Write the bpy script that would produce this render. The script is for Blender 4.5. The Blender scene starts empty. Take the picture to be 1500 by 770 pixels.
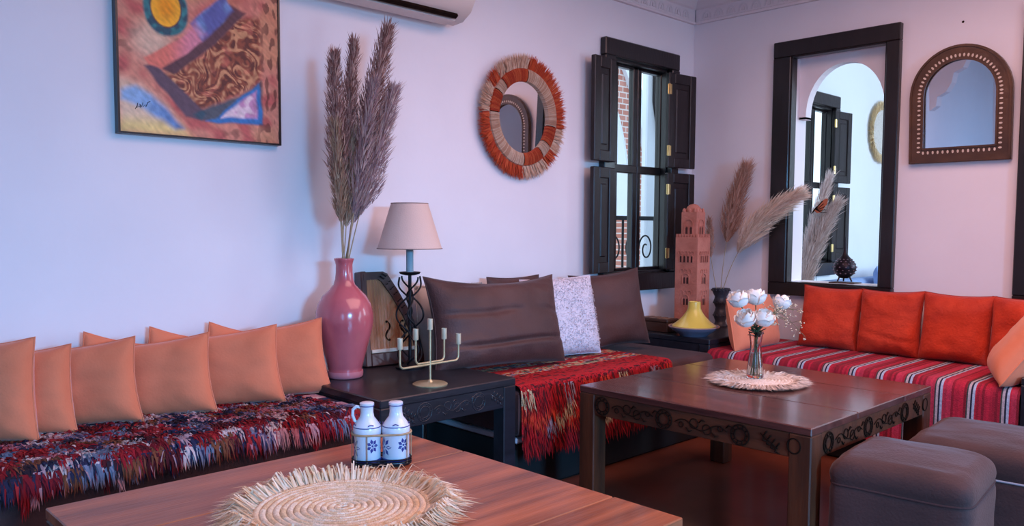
import bpy, math, random
from math import sin, cos, pi, radians, sqrt
from mathutils import Vector, Matrix, noise

random.seed(7)
SC = bpy.context.scene
COL = SC.collection

# ------------------------------------------------------------------ camera
CAMH = 1.10
TH, PITCH, ROLL = 0.802698, 0.0661756, 0.005215
fw = Vector((cos(TH), sin(TH), 0)); rt = Vector((sin(TH), -cos(TH), 0)); up = Vector((0, 0, 1))
zc = cos(PITCH) * fw - sin(PITCH) * up
yc = sin(PITCH) * fw + cos(PITCH) * up
xr = cos(ROLL) * rt + sin(ROLL) * yc
yr = -sin(ROLL) * rt + cos(ROLL) * yc
cam = bpy.data.cameras.new('camera')
cam.sensor_width = 36.0
cam.lens = 1194.95 / 1500 * 36
cam.shift_y = (411.955 - 385) / 1500
cam.clip_start = 0.02
cam_ob = bpy.data.objects.new('camera', cam)
cam_ob.matrix_world = Matrix(((xr.x, yr.x, -zc.x, 0), (xr.y, yr.y, -zc.y, 0), (xr.z, yr.z, -zc.z, CAMH), (0, 0, 0, 1)))
COL.objects.link(cam_ob)
SC.camera = cam_ob

# ------------------------------------------------------------------ light
SC.view_settings.view_transform = 'Standard'
SC.view_settings.look = 'None'
SC.view_settings.exposure = 0.0
SC.view_settings.gamma = 1.0
SC.view_settings.use_curve_mapping = False
SC.cycles.use_denoising = True
SC.cycles.max_bounces = 8
SC.cycles.transparent_max_bounces = 12
SC.cycles.sample_clamp_indirect = 4.0

world = bpy.data.worlds.new('sky')
world.use_nodes = True
wn = world.node_tree.nodes['Background']
wn.inputs['Color'].default_value = (0.72, 0.86, 1.0, 1)
wn.inputs['Strength'].default_value = 2.2
SC.world = world


def area(name, loc, target, sx, sy, power, color):
    l = bpy.data.lights.new(name, 'AREA')
    l.shape = 'RECTANGLE'; l.size = sx; l.size_y = sy
    l.energy = power; l.color = color
    o = bpy.data.objects.new(name, l)
    o.location = loc
    o.rotation_euler = (Vector(target) - Vector(loc)).to_track_quat('-Z', 'Z').to_euler()
    COL.objects.link(o)
    return o


# daylight from the courtyard window behind the camera, added blue side fills, added warm fill under the ceiling, daylight of the next room
area('courtyard_window_daylight', (0.1, -5.5, 2.12), (0.9, 3.0, 0.95), 1.2, 0.9, 800, (0.11, 0.50, 1.0))
area('right_daylight_fill', (4.38, -1.3, 1.1), (2.6, 1.0, 0.5), 0.9, 1.9, 42, (0.55, 0.72, 1.0))  # unseen source added at right to brighten table side and pouf end
area('near_end_blue_fill', (-1.6, -1.2, 1.25), (4.5, 1.2, 0.9), 1.2, 1.2, 34, (0.16, 0.50, 1.0))  # added blue fill for the right wall, no window at this end
area('warm_ceiling_fill', (2.55, 0.6, 2.5), (2.55, 0.6, 0), 2.4, 2.4, 80, (1.0, 0.55, 0.48))  # added fill standing for warm ceiling bounce, no lamp there
area('next_room_daylight', (6.8, -0.6, 1.9), (6.9, 3.0, 1.3), 2.5, 1.6, 150, (0.62, 0.81, 1.0))


# ------------------------------------------------------------------ materials
def lin(h):
    h = h.lstrip('#')
    r = []
    for i in (0, 2, 4):
        c = int(h[i:i + 2], 16) / 255
        r.append(c / 12.92 if c <= 0.04045 else ((c + 0.055) / 1.055) ** 2.4)
    return tuple(r)


def M(name, c1, c2=None, scale=6, stretch=(1, 1, 1), rough=0.6, metal=0.0, bump=0.0, bscale=None, sheen=0.0,
      coat=0.0, detail=5, attr=False, trans=0.0, ior=1.45, spec=0.5, wave=None, bstretch=None, thin=0.0):
    m = bpy.data.materials.new(name)
    m.use_nodes = True
    nt = m.node_tree; n = nt.nodes; L = nt.links
    b = n['Principled BSDF']
    b.inputs['Roughness'].default_value = rough
    b.inputs['Metallic'].default_value = metal
    b.inputs['Specular IOR Level'].default_value = spec
    b.inputs['IOR'].default_value = ior
    if sheen:
        b.inputs['Sheen Weight'].default_value = sheen
        b.inputs['Sheen Roughness'].default_value = 0.4
    if coat:
        b.inputs['Coat Weight'].default_value = coat
        b.inputs['Coat Roughness'].default_value = 0.12
    if trans:
        b.inputs['Transmission Weight'].default_value = trans
    a = lin(c1) if isinstance(c1, str) else c1
    c = lin(c2) if isinstance(c2, str) else (c2 or tuple(x * 0.82 for x in a))
    tc = n.new('ShaderNodeTexCoord')
    mp = n.new('ShaderNodeMapping'); mp.inputs['Scale'].default_value = stretch
    L.new(tc.outputs['Object'], mp.inputs['Vector'])
    nz = n.new('ShaderNodeTexNoise'); nz.inputs['Scale'].default_value = scale; nz.inputs['Detail'].default_value = detail
    L.new(mp.outputs['Vector'], nz.inputs['Vector'])
    mix = n.new('ShaderNodeMix'); mix.data_type = 'RGBA'
    rmp = n.new('ShaderNodeMapRange'); rmp.inputs[1].default_value = 0.32; rmp.inputs[2].default_value = 0.68
    L.new(nz.outputs['Fac'], rmp.inputs[0])
    L.new(rmp.outputs[0], mix.inputs[0])
    mix.inputs[6].default_value = (*a, 1); mix.inputs[7].default_value = (*c, 1)
    out = mix.outputs[2]
    if attr:
        at = n.new('ShaderNodeAttribute'); at.attribute_name = 'Col'
        mul = n.new('ShaderNodeMix'); mul.data_type = 'RGBA'; mul.blend_type = 'MULTIPLY'; mul.inputs[0].default_value = 1
        L.new(at.outputs['Color'], mul.inputs[6]); L.new(out, mul.inputs[7])
        out = mul.outputs[2]
    L.new(out, b.inputs['Base Color'])
    if thin:      # light shining through a thin fibre
        tl = n.new('ShaderNodeBsdfTranslucent'); L.new(out, tl.inputs['Color'])
        ms = n.new('ShaderNodeMixShader'); ms.inputs[0].default_value = thin
        L.new(b.outputs[0], ms.inputs[1]); L.new(tl.outputs[0], ms.inputs[2]); L.new(ms.outputs[0], n['Material Output'].inputs['Surface'])
    if bump:
        bn = n.new('ShaderNodeTexNoise'); bn.inputs['Scale'].default_value = bscale or scale * 4; bn.inputs['Detail'].default_value = 4
        if bstretch:
            mb = n.new('ShaderNodeMapping'); mb.inputs['Scale'].default_value = bstretch
            L.new(tc.outputs['Object'], mb.inputs['Vector']); L.new(mb.outputs['Vector'], bn.inputs['Vector'])
        else:
            L.new(mp.outputs['Vector'], bn.inputs['Vector'])
        bp = n.new('ShaderNodeBump'); bp.inputs['Strength'].default_value = bump; bp.inputs['Distance'].default_value = 0.01
        L.new(bn.outputs['Fac'], bp.inputs['Height']); L.new(bp.outputs['Normal'], b.inputs['Normal'])
    return m


def glass_mat(name, tint=(0.92, 0.96, 0.97), refl=0.10):
    """thin window pane: mostly clear with a real reflection"""
    m = bpy.data.materials.new(name); m.use_nodes = True
    nt = m.node_tree; n = nt.nodes; L = nt.links
    n.remove(n['Principled BSDF'])
    t = n.new('ShaderNodeBsdfTransparent'); t.inputs[0].default_value = (*tint, 1)
    g = n.new('ShaderNodeBsdfGlossy'); g.inputs['Roughness'].default_value = 0.02
    fr = n.new('ShaderNodeFresnel'); fr.inputs[0].default_value = 1.45
    mx = n.new('ShaderNodeMixShader')
    ge = n.new('ShaderNodeNewGeometry'); om = n.new('ShaderNodeMath'); om.operation = 'SUBTRACT'; om.inputs[0].default_value = 1.0
    L.new(ge.outputs['Backfacing'], om.inputs[1])
    mu = n.new('ShaderNodeMath'); mu.operation = 'MULTIPLY'; L.new(fr.outputs[0], mu.inputs[0]); L.new(om.outputs[0], mu.inputs[1])
    L.new(mu.outputs[0], mx.inputs[0]); L.new(t.outputs[0], mx.inputs[1]); L.new(g.outputs[0], mx.inputs[2])
    L.new(mx.outputs[0], n['Material Output'].inputs['Surface'])
    return m


def brick_mat(name):
    m = bpy.data.materials.new(name); m.use_nodes = True
    nt = m.node_tree; n = nt.nodes; L = nt.links; b = n['Principled BSDF']
    tc = n.new('ShaderNodeTexCoord'); mp = n.new('ShaderNodeMapping'); mp.inputs['Rotation'].default_value = (pi / 2, 0, 0)
    L.new(tc.outputs['Object'], mp.inputs['Vector'])
    br = n.new('ShaderNodeTexBrick'); br.inputs['Scale'].default_value = 5
    br.inputs['Color1'].default_value = (*lin('c98a7c'), 1); br.inputs['Color2'].default_value = (*lin('b5705f'), 1)
    br.inputs['Mortar'].default_value = (*lin('e0d0cc'), 1); br.inputs['Mortar Size'].default_value = 0.03
    L.new(mp.outputs['Vector'], br.inputs['Vector']); L.new(br.outputs['Color'], b.inputs['Base Color'])
    b.inputs['Roughness'].default_value = 0.9
    return m


mt = {}
mt['plaster'] = M('plaster', (0.80, 0.765, 0.80), (0.75, 0.72, 0.76), 2.2, rough=0.75, bump=0.06, bscale=30)
mt['plaster_next'] = M('plaster_next', (0.78, 0.82, 0.86), (0.74, 0.78, 0.83), 2.2, rough=0.75, bump=0.06, bscale=30)
mt['ceiling'] = M('ceiling_plaster', (0.78, 0.70, 0.72), (0.74, 0.66, 0.68), 2, rough=0.8, bump=0.05)
mt['stucco'] = M('stucco_relief', (0.74, 0.67, 0.69), (0.68, 0.61, 0.63), 14, rough=0.8, bump=0.2, bscale=60)
mt['floor'] = M('polished_floor', '7c4230', '5a2c20', 3, rough=0.35, bump=0.05, coat=0.2)
mt['wood_y'] = M('brown_wood_y', '643730', '3a1e1c', 5, stretch=(6, 0.5, 6), rough=0.27, bump=0.10, bscale=22, coat=0.55)
mt['wood_x'] = M('brown_wood_x', 'b0643e', '703822', 4, stretch=(0.45, 6, 6), rough=0.38, bump=0.12, bscale=22, coat=0.2)
mt['wood_side'] = M('brown_wood_side', '60301a', '3a1c10', 5, stretch=(4, 0.8, 4), rough=0.5, bump=0.15, bscale=18)
mt['wood_leg'] = M('brown_wood_leg', '5a2c17', '361a0e', 5, stretch=(5, 5, 0.6), rough=0.5, bump=0.15, bscale=18)
mt['carving'] = M('burnt_carving', '26160f', '180d09', 12, rough=0.95, spec=0.1)
mt['black_wood'] = M('black_wood', '23232c', '18181f', 6, stretch=(1, 6, 6), rough=0.4, bump=0.08, coat=0.25)
mt['black_trim'] = M('black_stained_wood', '1d1517', '130e10', 6, stretch=(6, 6, 1), rough=0.36, bump=0.15, bscale=20, coat=0.2)
mt['black_panel'] = M('black_panel_wood', '241a1c', '161012', 6, stretch=(6, 6, 1), rough=0.4, bump=0.15, bscale=20)
mt['brown_fabric'] = M('brown_suede', '4c302e', '3a2423', 4, rough=0.8, bump=0.2, bscale=120, sheen=0.14)
mt['sofa_dark'] = M('dark_brown_upholstery', '4c302f', '3a2425', 5, rough=0.9, bump=0.2, bscale=120, sheen=0.03)
mt['base_black'] = M('black_sofa_base', '141012', '0d0a0c', 5, rough=0.7)
mt['brass'] = M('brass', (0.83, 0.62, 0.28), (0.7, 0.5, 0.2), 20, rough=0.3, metal=1)
mt['pane'] = glass_mat('window_pane')
mt['mirror'] = M('mirror_silver', (0.86, 0.88, 0.9), (0.85, 0.87, 0.89), 2, rough=0.015, metal=1)
mt['attr_fabric'] = M('dyed_wool', (1, 1, 1), (0.72, 0.70, 0.72), 90, rough=0.95, bump=0.5, bscale=220, attr=True)
mt['attr_straw'] = M('dyed_fibre', (1, 1, 1), (0.86, 0.82, 0.78), 40, rough=0.9, attr=True, thin=0.3)


# ------------------------------------------------------------------ mesh builder
class MB:
    def __init__(s):
        s.v = []; s.f = []; s.fc = []; s.cur = None; s.smooth_from = []

    def color(s, c):
        s.cur = lin(c) if isinstance(c, str) else c
        return s

    def add(s, vs, fs):
        o = len(s.v)
        s.v.extend(vs)
        for f in fs:
            s.f.append(tuple(i + o for i in f)); s.fc.append(s.cur)
        return s

    def box(s, x0, y0, z0, x1, y1, z1, b=0.0, m=None):
        if x0 > x1: x0, x1 = x1, x0
        if y0 > y1: y0, y1 = y1, y0
        if z0 > z1: z0, z1 = z1, z0
        lo = (x0, y0, z0); hi = (x1, y1, z1)
        b = min(b, 0.49 * min(x1 - x0, y1 - y0, z1 - z0))
        vs = []; fs = []
        if b <= 0:
            vs = [(x, y, z) for x in (x0, x1) for y in (y0, y1) for z in (z0, z1)]
            fs = [(0, 1, 3, 2), (4, 6, 7, 5), (0, 4, 5, 1), (2, 3, 7, 6), (0, 2, 6, 4), (1, 5, 7, 3)]
        else:
            # chamfered: for each corner three verts (pushed in along each axis pair)
            idx = {}
            for sx in (0, 1):
                for sy in (0, 1):
                    for sz in (0, 1):
                        for ax in (0, 1, 2):
                            p = []
                            for k, sg in enumerate((sx, sy, sz)):
                                base = hi[k] if sg else lo[k]
                                if k != ax:
                                    base += (-b if sg else b)
                                p.append(base)
                            idx[(sx, sy, sz, ax)] = len(vs); vs.append(tuple(p))
            for ax in (0, 1, 2):
                for sg in (0, 1):
                    q = []
                    for a, c in ((0, 0), (1, 0), (1, 1), (0, 1)):
                        k = [0, 0, 0]; k[ax] = sg; k[(ax + 1) % 3] = a; k[(ax + 2) % 3] = c
                        q.append(idx[(k[0], k[1], k[2], ax)])
                    fs.append(tuple(q) if sg else tuple(reversed(q)))
            for ax in (0, 1, 2):   # edges parallel to ax
                b1, b2 = (ax + 1) % 3, (ax + 2) % 3
                for s1 in (0, 1):
                    for s2 in (0, 1):
                        def k(t, which):
                            kk = [0, 0, 0]; kk[ax] = t; kk[b1] = s1; kk[b2] = s2
                            return idx[(kk[0], kk[1], kk[2], which)]
                        q = [k(0, b1), k(1, b1), k(1, b2), k(0, b2)]
                        if s1 == s2: q.reverse()
                        fs.append(tuple(q))
            for sx in (0, 1):
                for sy in (0, 1):
                    for sz in (0, 1):
                        q = [idx[(sx, sy, sz, a)] for a in (0, 1, 2)]
                        if (sx + sy + sz) % 2 == 0: q.reverse()
                        fs.append(tuple(q))
        if m is not None:
            vs = [tuple(m @ Vector(v)) for v in vs]
        return s.add(vs, fs)

    def grid(s, fn, nu, nv, cu=False, cv=False, cf=None):
        o = len(s.v)
        mu = nu if cu else nu + 1; mv = nv if cv else nv + 1
        for j in range(mv):
            for i in range(mu):
                s.v.append(tuple(fn(i / nu, j / nv)))
        for j in range(nv):
            for i in range(nu):
                i2 = (i + 1) % mu; j2 = (j + 1) % mv
                s.f.append((o + j * mu + i, o + j * mu + i2, o + j2 * mu + i2, o + j2 * mu + i))
                s.fc.append(cf((i + .5) / nu, (j + .5) / nv) if cf else s.cur)
        return s

    def lathe(s, prof, n=32, c=(0, 0, 0), m=None, cf=None):
        o = len(s.v)
        for (r, z) in prof:
            for i in range(n):
                a = 2 * pi * i / n
                p = (c[0] + r * cos(a), c[1] + r * sin(a), c[2] + z)
                if m is not None: p = tuple(m @ Vector(p))
                s.v.append(p)
        for j in range(len(prof) - 1):
            for i in range(n):
                i2 = (i + 1) % n
                s.f.append((o + j * n + i, o + j * n + i2, o + (j + 1) * n + i2, o + (j + 1) * n + i))
                s.fc.append(cf((i + .5) / n, j) if cf else s.cur)
        if prof[0][0] > 1e-6:
            s.f.append(tuple(o + i for i in reversed(range(n)))); s.fc.append(s.cur)
        if prof[-1][0] > 1e-6:
            q = o + (len(prof) - 1) * n
            s.f.append(tuple(q + i for i in range(n))); s.fc.append(s.cur)
        return s

    def tube(s, path, r, n=8, closed=False):
        P = [Vector(p) for p in path]
        k = len(P)
        R = r if isinstance(r, (list, tuple)) else [r] * k
        o = len(s.v)
        prev = None
        for i in range(k):
            if closed: t = P[(i + 1) % k] - P[(i - 1) % k]
            else: t = P[min(i + 1, k - 1)] - P[max(i - 1, 0)]
            if t.length < 1e-9: t = Vector((0, 0, 1))
            t.normalize()
            if prev is None:
                a = Vector((0, 0, 1)) if abs(t.z) < 0.9 else Vector((1, 0, 0))
                u = t.cross(a).normalized()
            else:
                u = (prev - t * prev.dot(t)).normalized()
            prev = u; w = t.cross(u)
            for j in range(n):
                an = 2 * pi * j / n
                s.v.append(tuple(P[i] + R[i] * (cos(an) * u + sin(an) * w)))
        for i in range(k if closed else k - 1):
            i2 = (i + 1) % k
            for j in range(n):
                j2 = (j + 1) % n
                s.f.append((o + i * n + j, o + i * n + j2, o + i2 * n + j2, o + i2 * n + j)); s.fc.append(s.cur)
        if not closed:
            s.f.append(tuple(o + j for j in reversed(range(n)))); s.fc.append(s.cur)
            q = o + (k - 1) * n
            s.f.append(tuple(q + j for j in range(n))); s.fc.append(s.cur)
        return s

    def prism(s, poly, fn, d0, d1):
        """poly 2-D outline (convex or a simple ngon), fn(a, b, d) -> point"""
        n = len(poly); o = len(s.v)
        for d in (d0, d1):
            for a, b in poly: s.v.append(tuple(fn(a, b, d)))
        s.f.append(tuple(o + i for i in range(n))); s.fc.append(s.cur)
        s.f.append(tuple(o + n + i for i in reversed(range(n)))); s.fc.append(s.cur)
        for i in range(n):
            j = (i + 1) % n
            s.f.append((o + i, o + n + i, o + n + j, o + j)); s.fc.append(s.cur)
        return s

    def strip(s, outer, inner, fn, d0, d1, closed=False):
        """solid ribbon between two matching 2-D lines, from depth d0 to d1"""
        n = len(outer); o = len(s.v)
        for d in (d0, d1):
            for a, b in outer: s.v.append(tuple(fn(a, b, d)))
            for a, b in inner: s.v.append(tuple(fn(a, b, d)))
        O0, I0, O1, I1 = o, o + n, o + 2 * n, o + 3 * n
        m = n if closed else n - 1
        for i in range(m):
            j = (i + 1) % n
            for q in ((O0 + i, O0 + j, I0 + j, I0 + i), (O1 + i, I1 + i, I1 + j, O1 + j), (O0 + i, O1 + i, O1 + j, O0 + j), (I0 + i, I0 + j, I1 + j, I1 + i)):
                s.f.append(q); s.fc.append(s.cur)
        if not closed:
            for i in (0, n - 1):
                s.f.append((O0 + i, I0 + i, I1 + i, O1 + i)); s.fc.append(s.cur)
        return s

    def blade(s, p0, d, L, w, side, droop=0.0, c=None, c2=None):
        """tapered three-point fibre"""
        p0 = Vector(p0); d = Vector(d).normalized(); side = Vector(side)
        p1 = p0 + d * (L * 0.55); p2 = p0 + d * L + Vector((0, 0, -droop))
        o = len(s.v)
        s.v.extend([tuple(p0 - side * w * .5), tuple(p0 + side * w * .5), tuple(p1 - side * w * .4), tuple(p1 + side * w * .4), tuple(p2)])
        s.f.append((o, o + 1, o + 3, o + 2)); s.fc.append(c if c else s.cur)
        s.f.append((o + 2, o + 3, o + 4)); s.fc.append(c2 if c2 else (c if c else s.cur))
        return s

    def build(s, name, mat, parent=None, smooth=None, loc=None, rot=None):
        me = bpy.data.meshes.new(name)
        me.from_pydata(s.v, [], s.f)
        if any(c is not None for c in s.fc):
            at = me.color_attributes.new('Col', 'FLOAT_COLOR', 'CORNER')
            buf = []
            for f, c in zip(s.f, s.fc):
                c = c or (1, 1, 1)
                buf.extend((c[0], c[1], c[2], 1.0) * len(f))
            at.data.foreach_set('color', buf)
        me.materials.append(mat)
        me.validate()
        if smooth is not None:
            me.polygons.foreach_set('use_smooth', [True] * len(me.polygons))
            if smooth < 180:
                me.set_sharp_from_angle(angle=radians(smooth))
        o = bpy.data.objects.new(name, me)
        COL.objects.link(o)
        if parent is not None: o.parent = parent
        if loc: o.location = loc
        if rot: o.rotation_euler = rot
        return o


def tag(o, label=None, cat=None, group=None, kind=None):
    if label: o['label'] = label
    if cat: o['category'] = cat
    if group: o['group'] = group
    if kind: o['kind'] = kind
    return o


def thing(name, label, cat, loc=(0, 0, 0), rot=(0, 0, 0), group=None, kind=None):
    o = bpy.data.objects.new(name, None)
    o.empty_display_size = 0.05
    COL.objects.link(o)
    o.location = loc
    o.rotation_euler = rot if isinstance(rot, (tuple, list)) else (0, 0, rot)
    return tag(o, label, cat, group, kind)


def fbm(x, y, z=0.0): return noise.noise(Vector((x, y, z)))
def arc(cx, cy, rx, ry, a0, a1, n): return [(cx + rx * cos(a0 + (a1 - a0) * i / n), cy + ry * sin(a0 + (a1 - a0) * i / n)) for i in range(n + 1)]
def sm(a, b, x):
    t = max(0.0, min(1.0, (x - a) / (b - a))); return t * t * (3 - 2 * t)


def rect_with_holes(mb, u0, u1, v0, v1, holes, fn, d0, d1):
    """wall slab with rectangular holes, cut into blocks"""
    us = sorted({u0, u1, *[h[0] for h in holes], *[h[1] for h in holes]})
    for a, b in zip(us, us[1:]):
        vs = [v0]
        for h in sorted([h for h in holes if h[0] <= a and h[1] >= b], key=lambda h: h[2]):
            vs += [h[2], h[3]]
        vs.append(v1)
        for c, d in zip(vs[::2], vs[1::2]):
            if d - c > 1e-6:
                p = fn(a, c, d0); q = fn(b, d, d1)
                mb.box(p[0], p[1], p[2], q[0], q[1], q[2])
    return mb


XW, YW, ZC = 4.5, 3.0, 2.55       # right wall, left wall, ceiling
WT = 0.17                          # thickness of the right wall
ONX = lambda a, b, d: (d, a, b)    # outline (y, z) extruded along x
ONY = lambda a, b, d: (a, d, b)    # outline (x, z) extruded along y
ONZ = lambda a, b, d: (a, b, d)

# ================================================================== structure
tag(MB().box(-1.7, -3.6, -0.1, 9.6, 3.2, 0).build('floor', mt['floor']), 'dark reddish brown polished floor under the tables', 'floor', kind='structure')
tag(MB().box(-1.7, -3.6, ZC, 9.6, 3.2, ZC + .1).build('ceiling', mt['ceiling']), 'pale plaster ceiling over the room', 'ceiling', kind='structure')
WIN = (3.66, 4.215, 0.83, 2.07)
FARDX = 2.25
w = MB()
rect_with_holes(w, -1.7, 4.5 + WT, 0, ZC, [WIN], ONY, YW, YW + 0.07)
tag(w.build('wall_left', mt['plaster']), 'long white plaster wall behind the orange cushions', 'wall', kind='structure')
OPN = (1.782, 2.321, 0.785, 2.09)
OPN2 = (0.50, 1.04, 0.785, 2.09)
w = MB()
rect_with_holes(w, -3.6, 3.0, 0, ZC, [OPN, OPN2], ONX, XW, XW + WT)
tag(w.build('wall_right', mt['plaster']), 'pinkish white plaster wall behind the red cushions', 'wall', kind='structure')
tag(rect_with_holes(MB(), -1.7, 4.67, 0, ZC, [(-.55, 1.25, .65, 1.88)], ONY, -3.75, -3.6).build('wall_back', mt['plaster']), 'plaster wall behind the camera', 'wall', kind='structure')
tag(MB().box(-1.85, -3.6, 0, -1.7, 3.2, ZC).build('wall_front', mt['plaster']), 'plaster wall at the near end of the room', 'wall', kind='structure')
w = MB()
rect_with_holes(w, 4.5 + WT, 9.6, 0, ZC, [(WIN[0] + FARDX, WIN[1] + FARDX, WIN[2], WIN[3])], ONY, YW, YW + 0.07)
tag(w.build('wall_next_room_left', mt['plaster_next']), 'pale blue white wall of the next room seen through the framed opening', 'wall', kind='structure')
tag(MB().box(9.6, -3.6, 0, 9.75, 3.2, ZC).build('wall_next_room_end', mt['plaster_next']), 'end wall of the next room', 'wall', kind='structure')
tag(MB().box(4.67, -3.75, 0, 9.6, -3.6, ZC).build('wall_next_room_back', mt['plaster_next']), 'rear wall of the next room', 'wall', kind='structure')


def cornice(name, label, a0, a1, along):
    t = thing(name, label, 'cornice', kind='structure')
    body = MB(); rel = MB()
    z0 = 2.385
    prof = [(0, z0), (0.022, z0), (0.026, z0 + .012), (0.016, z0 + .018), (0.016, z0 + .088), (0.028, z0 + .096), (0.075, ZC - .012), (0.085, ZC), (0, ZC)]
    if along == 'x': f = lambda d, z, s: (s, YW - d, z)
    else: f = lambda d, z, s: (XW - d, s, z)
    body.prism(prof, f, a0, a1)
    body.build('moulding', mt['ceiling'], t)
    step = 0.085; k = int((a1 - a0) / step)
    for i in range(k):
        c = a0 + (i + .5) * step
        o = arc(0, 0, .034, .05, 0, pi, 8); n_ = arc(0, 0, .024, .038, 0, pi, 8)
        rel.strip([(c + x, z0 + .026 + y) for x, y in o], [(c + x, z0 + .026 + y) for x, y in n_], lambda a, b, d: f(d, b, a), 0.012, 0.019)
        rel.prism([(c - .012, z0 + .03), (c + .012, z0 + .03), (c + .007, z0 + .055), (c - .007, z0 + .055)], lambda a, b, d: f(d, b, a), 0.012, 0.022)
    tag(rel.build('stucco_relief', mt['stucco'], t), kind='stuff')
    return t


cornice('trim_1', 'stucco cornice along the top of the long left wall', -1.7, 4.48, 'x')
cornice('trim_2', 'stucco cornice along the top of the right wall', -3.6, 2.98, 'y')


# ------------------------------------------------------------------ shuttered windows
def make_window(name, label, dx):
    t = thing(name, label, 'window', kind='structure')
    X = lambda x: x + dx
    f = MB()
    y0, y1 = 2.955, 3.0
    f.box(X(3.573), y0, 2.065, X(4.288), y1, 2.163, .006)
    f.box(X(3.573), y0, .728, X(4.288), y1, .832, .006)
    f.box(X(3.573), y0, .832, X(3.665), y1, 2.065, .004)
    f.box(X(4.212), y0, .832, X(4.288), y1, 2.065, .004)
    f.build('window_frame', mt['black_trim'], t)
    f = MB()   # lining of the reveal
    for b in ((3.655, 2.99, .82, 3.675, 3.072, 2.075), (4.20, 2.99, .82, 4.22, 3.072, 2.075), (3.66, 2.99, 2.05, 4.215, 3.072, 2.075), (3.66, 2.99, .825, 4.215, 3.072, .845)):
        f.box(X(b[0]), b[1], b[2], X(b[3]), b[4], b[5])
    f.build('window_lining', mt['black_trim'], t)
    for (a, b) in ((3.675, 3.962), (3.966, 4.20)):
        s = MB()
        lw = 0.105 if a < 3.7 else 0.036
        rw = 0.038 if a < 3.7 else 0.006
        s.box(X(a), 3.03, .845, X(a + lw), 3.07, 2.05, .004)
        s.box(X(b - rw), 3.03, .845, X(b), 3.07, 2.05, .003)
        s.box(X(a), 3.03, 2.035, X(b), 3.07, 2.05, .003)
        s.box(X(a), 3.03, .845, X(b), 3.07, .862, .003)
        s.box(X(a), 3.028, 1.425, X(b), 3.072, 1.472, .004)
        so = s.build('sash', mt['black_trim'], t)
        MB().box(X(a + lw), 3.048, .862, X(b - rw), 3.052, 1.425).build('pane', mt['pane'], so)
        MB().box(X(a + lw), 3.048, 1.472, X(b - rw), 3.052, 2.035).build('pane', mt['pane'], so)
    # four inside shutters folded back against the wall
    for side in (-1, 1):
        for (z0, z1) in ((.848, 1.435), (1.468, 2.035)):
            wdt = 0.205 if side < 0 else 0.255
            s = MB()
            th = .03
            s.box(0, -th, z0, .055, 0, z1, .004); s.box(wdt - .055, -th, z0, wdt, 0, z1, .004)
            s.box(.055, -th, z0, wdt - .055, 0, z0 + .06, .004); s.box(.055, -th, z1 - .06, wdt - .055, 0, z1, .004)
            hx = X(3.625) if side < 0 else X(4.135)
            ang = radians(5)
            so = s.build('shutter', mt['black_panel'], t)
            pn = MB().box(.055, -th + .01, z0 + .06, wdt - .055, -.008, z1 - .06)
            pn.box(.075, -th + .004, z0 + .09, wdt - .075, -.012, z1 - .09, .006)
            p = pn.build('shutter_panel', mt['black_panel'], so)
            so['label'] = 'folded back dark shutter leaf'
            for zh in (z0 + .10, z1 - .10):
                if side < 0: break
                hg = MB()
                hg.box(-.014, -th - .004, zh - .03, .02, -th + .002, zh + .03, .001)
                hg.tube([(-.004, -th - .004, zh - .032), (-.004, -th - .004, zh + .032)], .006, 8)
                hg.build('hinge', mt['brass'], so)
            if side < 0:
                so.matrix_basis = Matrix.Translation((hx, 2.952, 0)) @ Matrix.Rotation(ang, 4, 'Z') @ Matrix.Diagonal((-1, 1, 1, 1))
            else:
                so.matrix_basis = Matrix.Translation((hx, 2.952, 0)) @ Matrix.Rotation(-ang, 4, 'Z')
    return t


make_window('window_1', 'tall narrow window with dark wooden shutters in the corner beside the round mirror', 0)
make_window('window_3', 'dark shuttered window of the next room seen through the framed opening', FARDX)


# ------------------------------------------------------------------ framed openings in the right wall
def make_opening(name, label, o, arch=True):
    t = thing(name, label, 'opening', kind='structure')
    y0, y1, z0, z1 = o
    f = MB()
    a = 0.108; b = .07; c = .09; d = .072
    x0, x1 = 4.462, 4.5
    f.box(x0, y0 - b, z1, x1, y1 + a, z1 + c, .004)
    f.box(x0, y0 - b, z0 - d, x1, y1 + a, z0, .004)
    f.box(x0, y1, z0, x1, y1 + a, z1, .004)
    f.box(x0, y0 - b, z0, x1, y0, z1, .004)
    f.build('window_frame', mt['black_trim'], t)
    f = MB()
    f.box(x0 + .01, y0 - .002, z0, 4.53, y0 + .008, z1); f.box(x0 + .01, y1 - .008, z0, 4.53, y1 + .002, z1)
    f.box(x0 + .01, y0, z1 - .008, 4.53, y1, z1 + .002); f.box(x0 + .01, y0, z0 - .002, 4.53, y1, z0 + .006)
    f.build('inner_lining', mt['black_trim'], t)
    MB().box(4.53, y0, z0 - .004, 4.70, y1, z0 + .006, .002).build('window_sill', mt['plaster_next'], t)
    ym = (y0 + y1) / 2 + .003
    n = 24
    ar = [(ym + .226 * cos(pi * i / n), 1.752 + .287 * sin(pi * i / n) ** 0.93) for i in range(n + 1)]
    top = [(y1 + (y0 - y1) * i / n, z1) for i in range(n + 1)]
    s = MB()
    s.strip(top, ar, ONX, 4.585, 4.65)
    s.box(4.585, ym + .226, 1.738, 4.65, y1, 1.752); s.box(4.585, y0, 1.738, 4.65, ym - .226, 1.752)
    s.prism([(y1, 1.74), (y1, z1), (ym + .226, 1.752), (ym + .226, 1.74)], ONX, 4.585, 4.65)
    s.prism([(y0, 1.74), (ym - .226, 1.74), (ym - .226, 1.752), (y0, z1)], ONX, 4.585, 4.65)
    s.build('arch_panel', mt['plaster'], t)
    return t


make_opening('window_2', 'tall dark framed opening with a plaster arch looking into the next room', OPN)
make_opening('window_4', 'second dark framed opening cut off by the right edge of the photo', OPN2)

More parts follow.
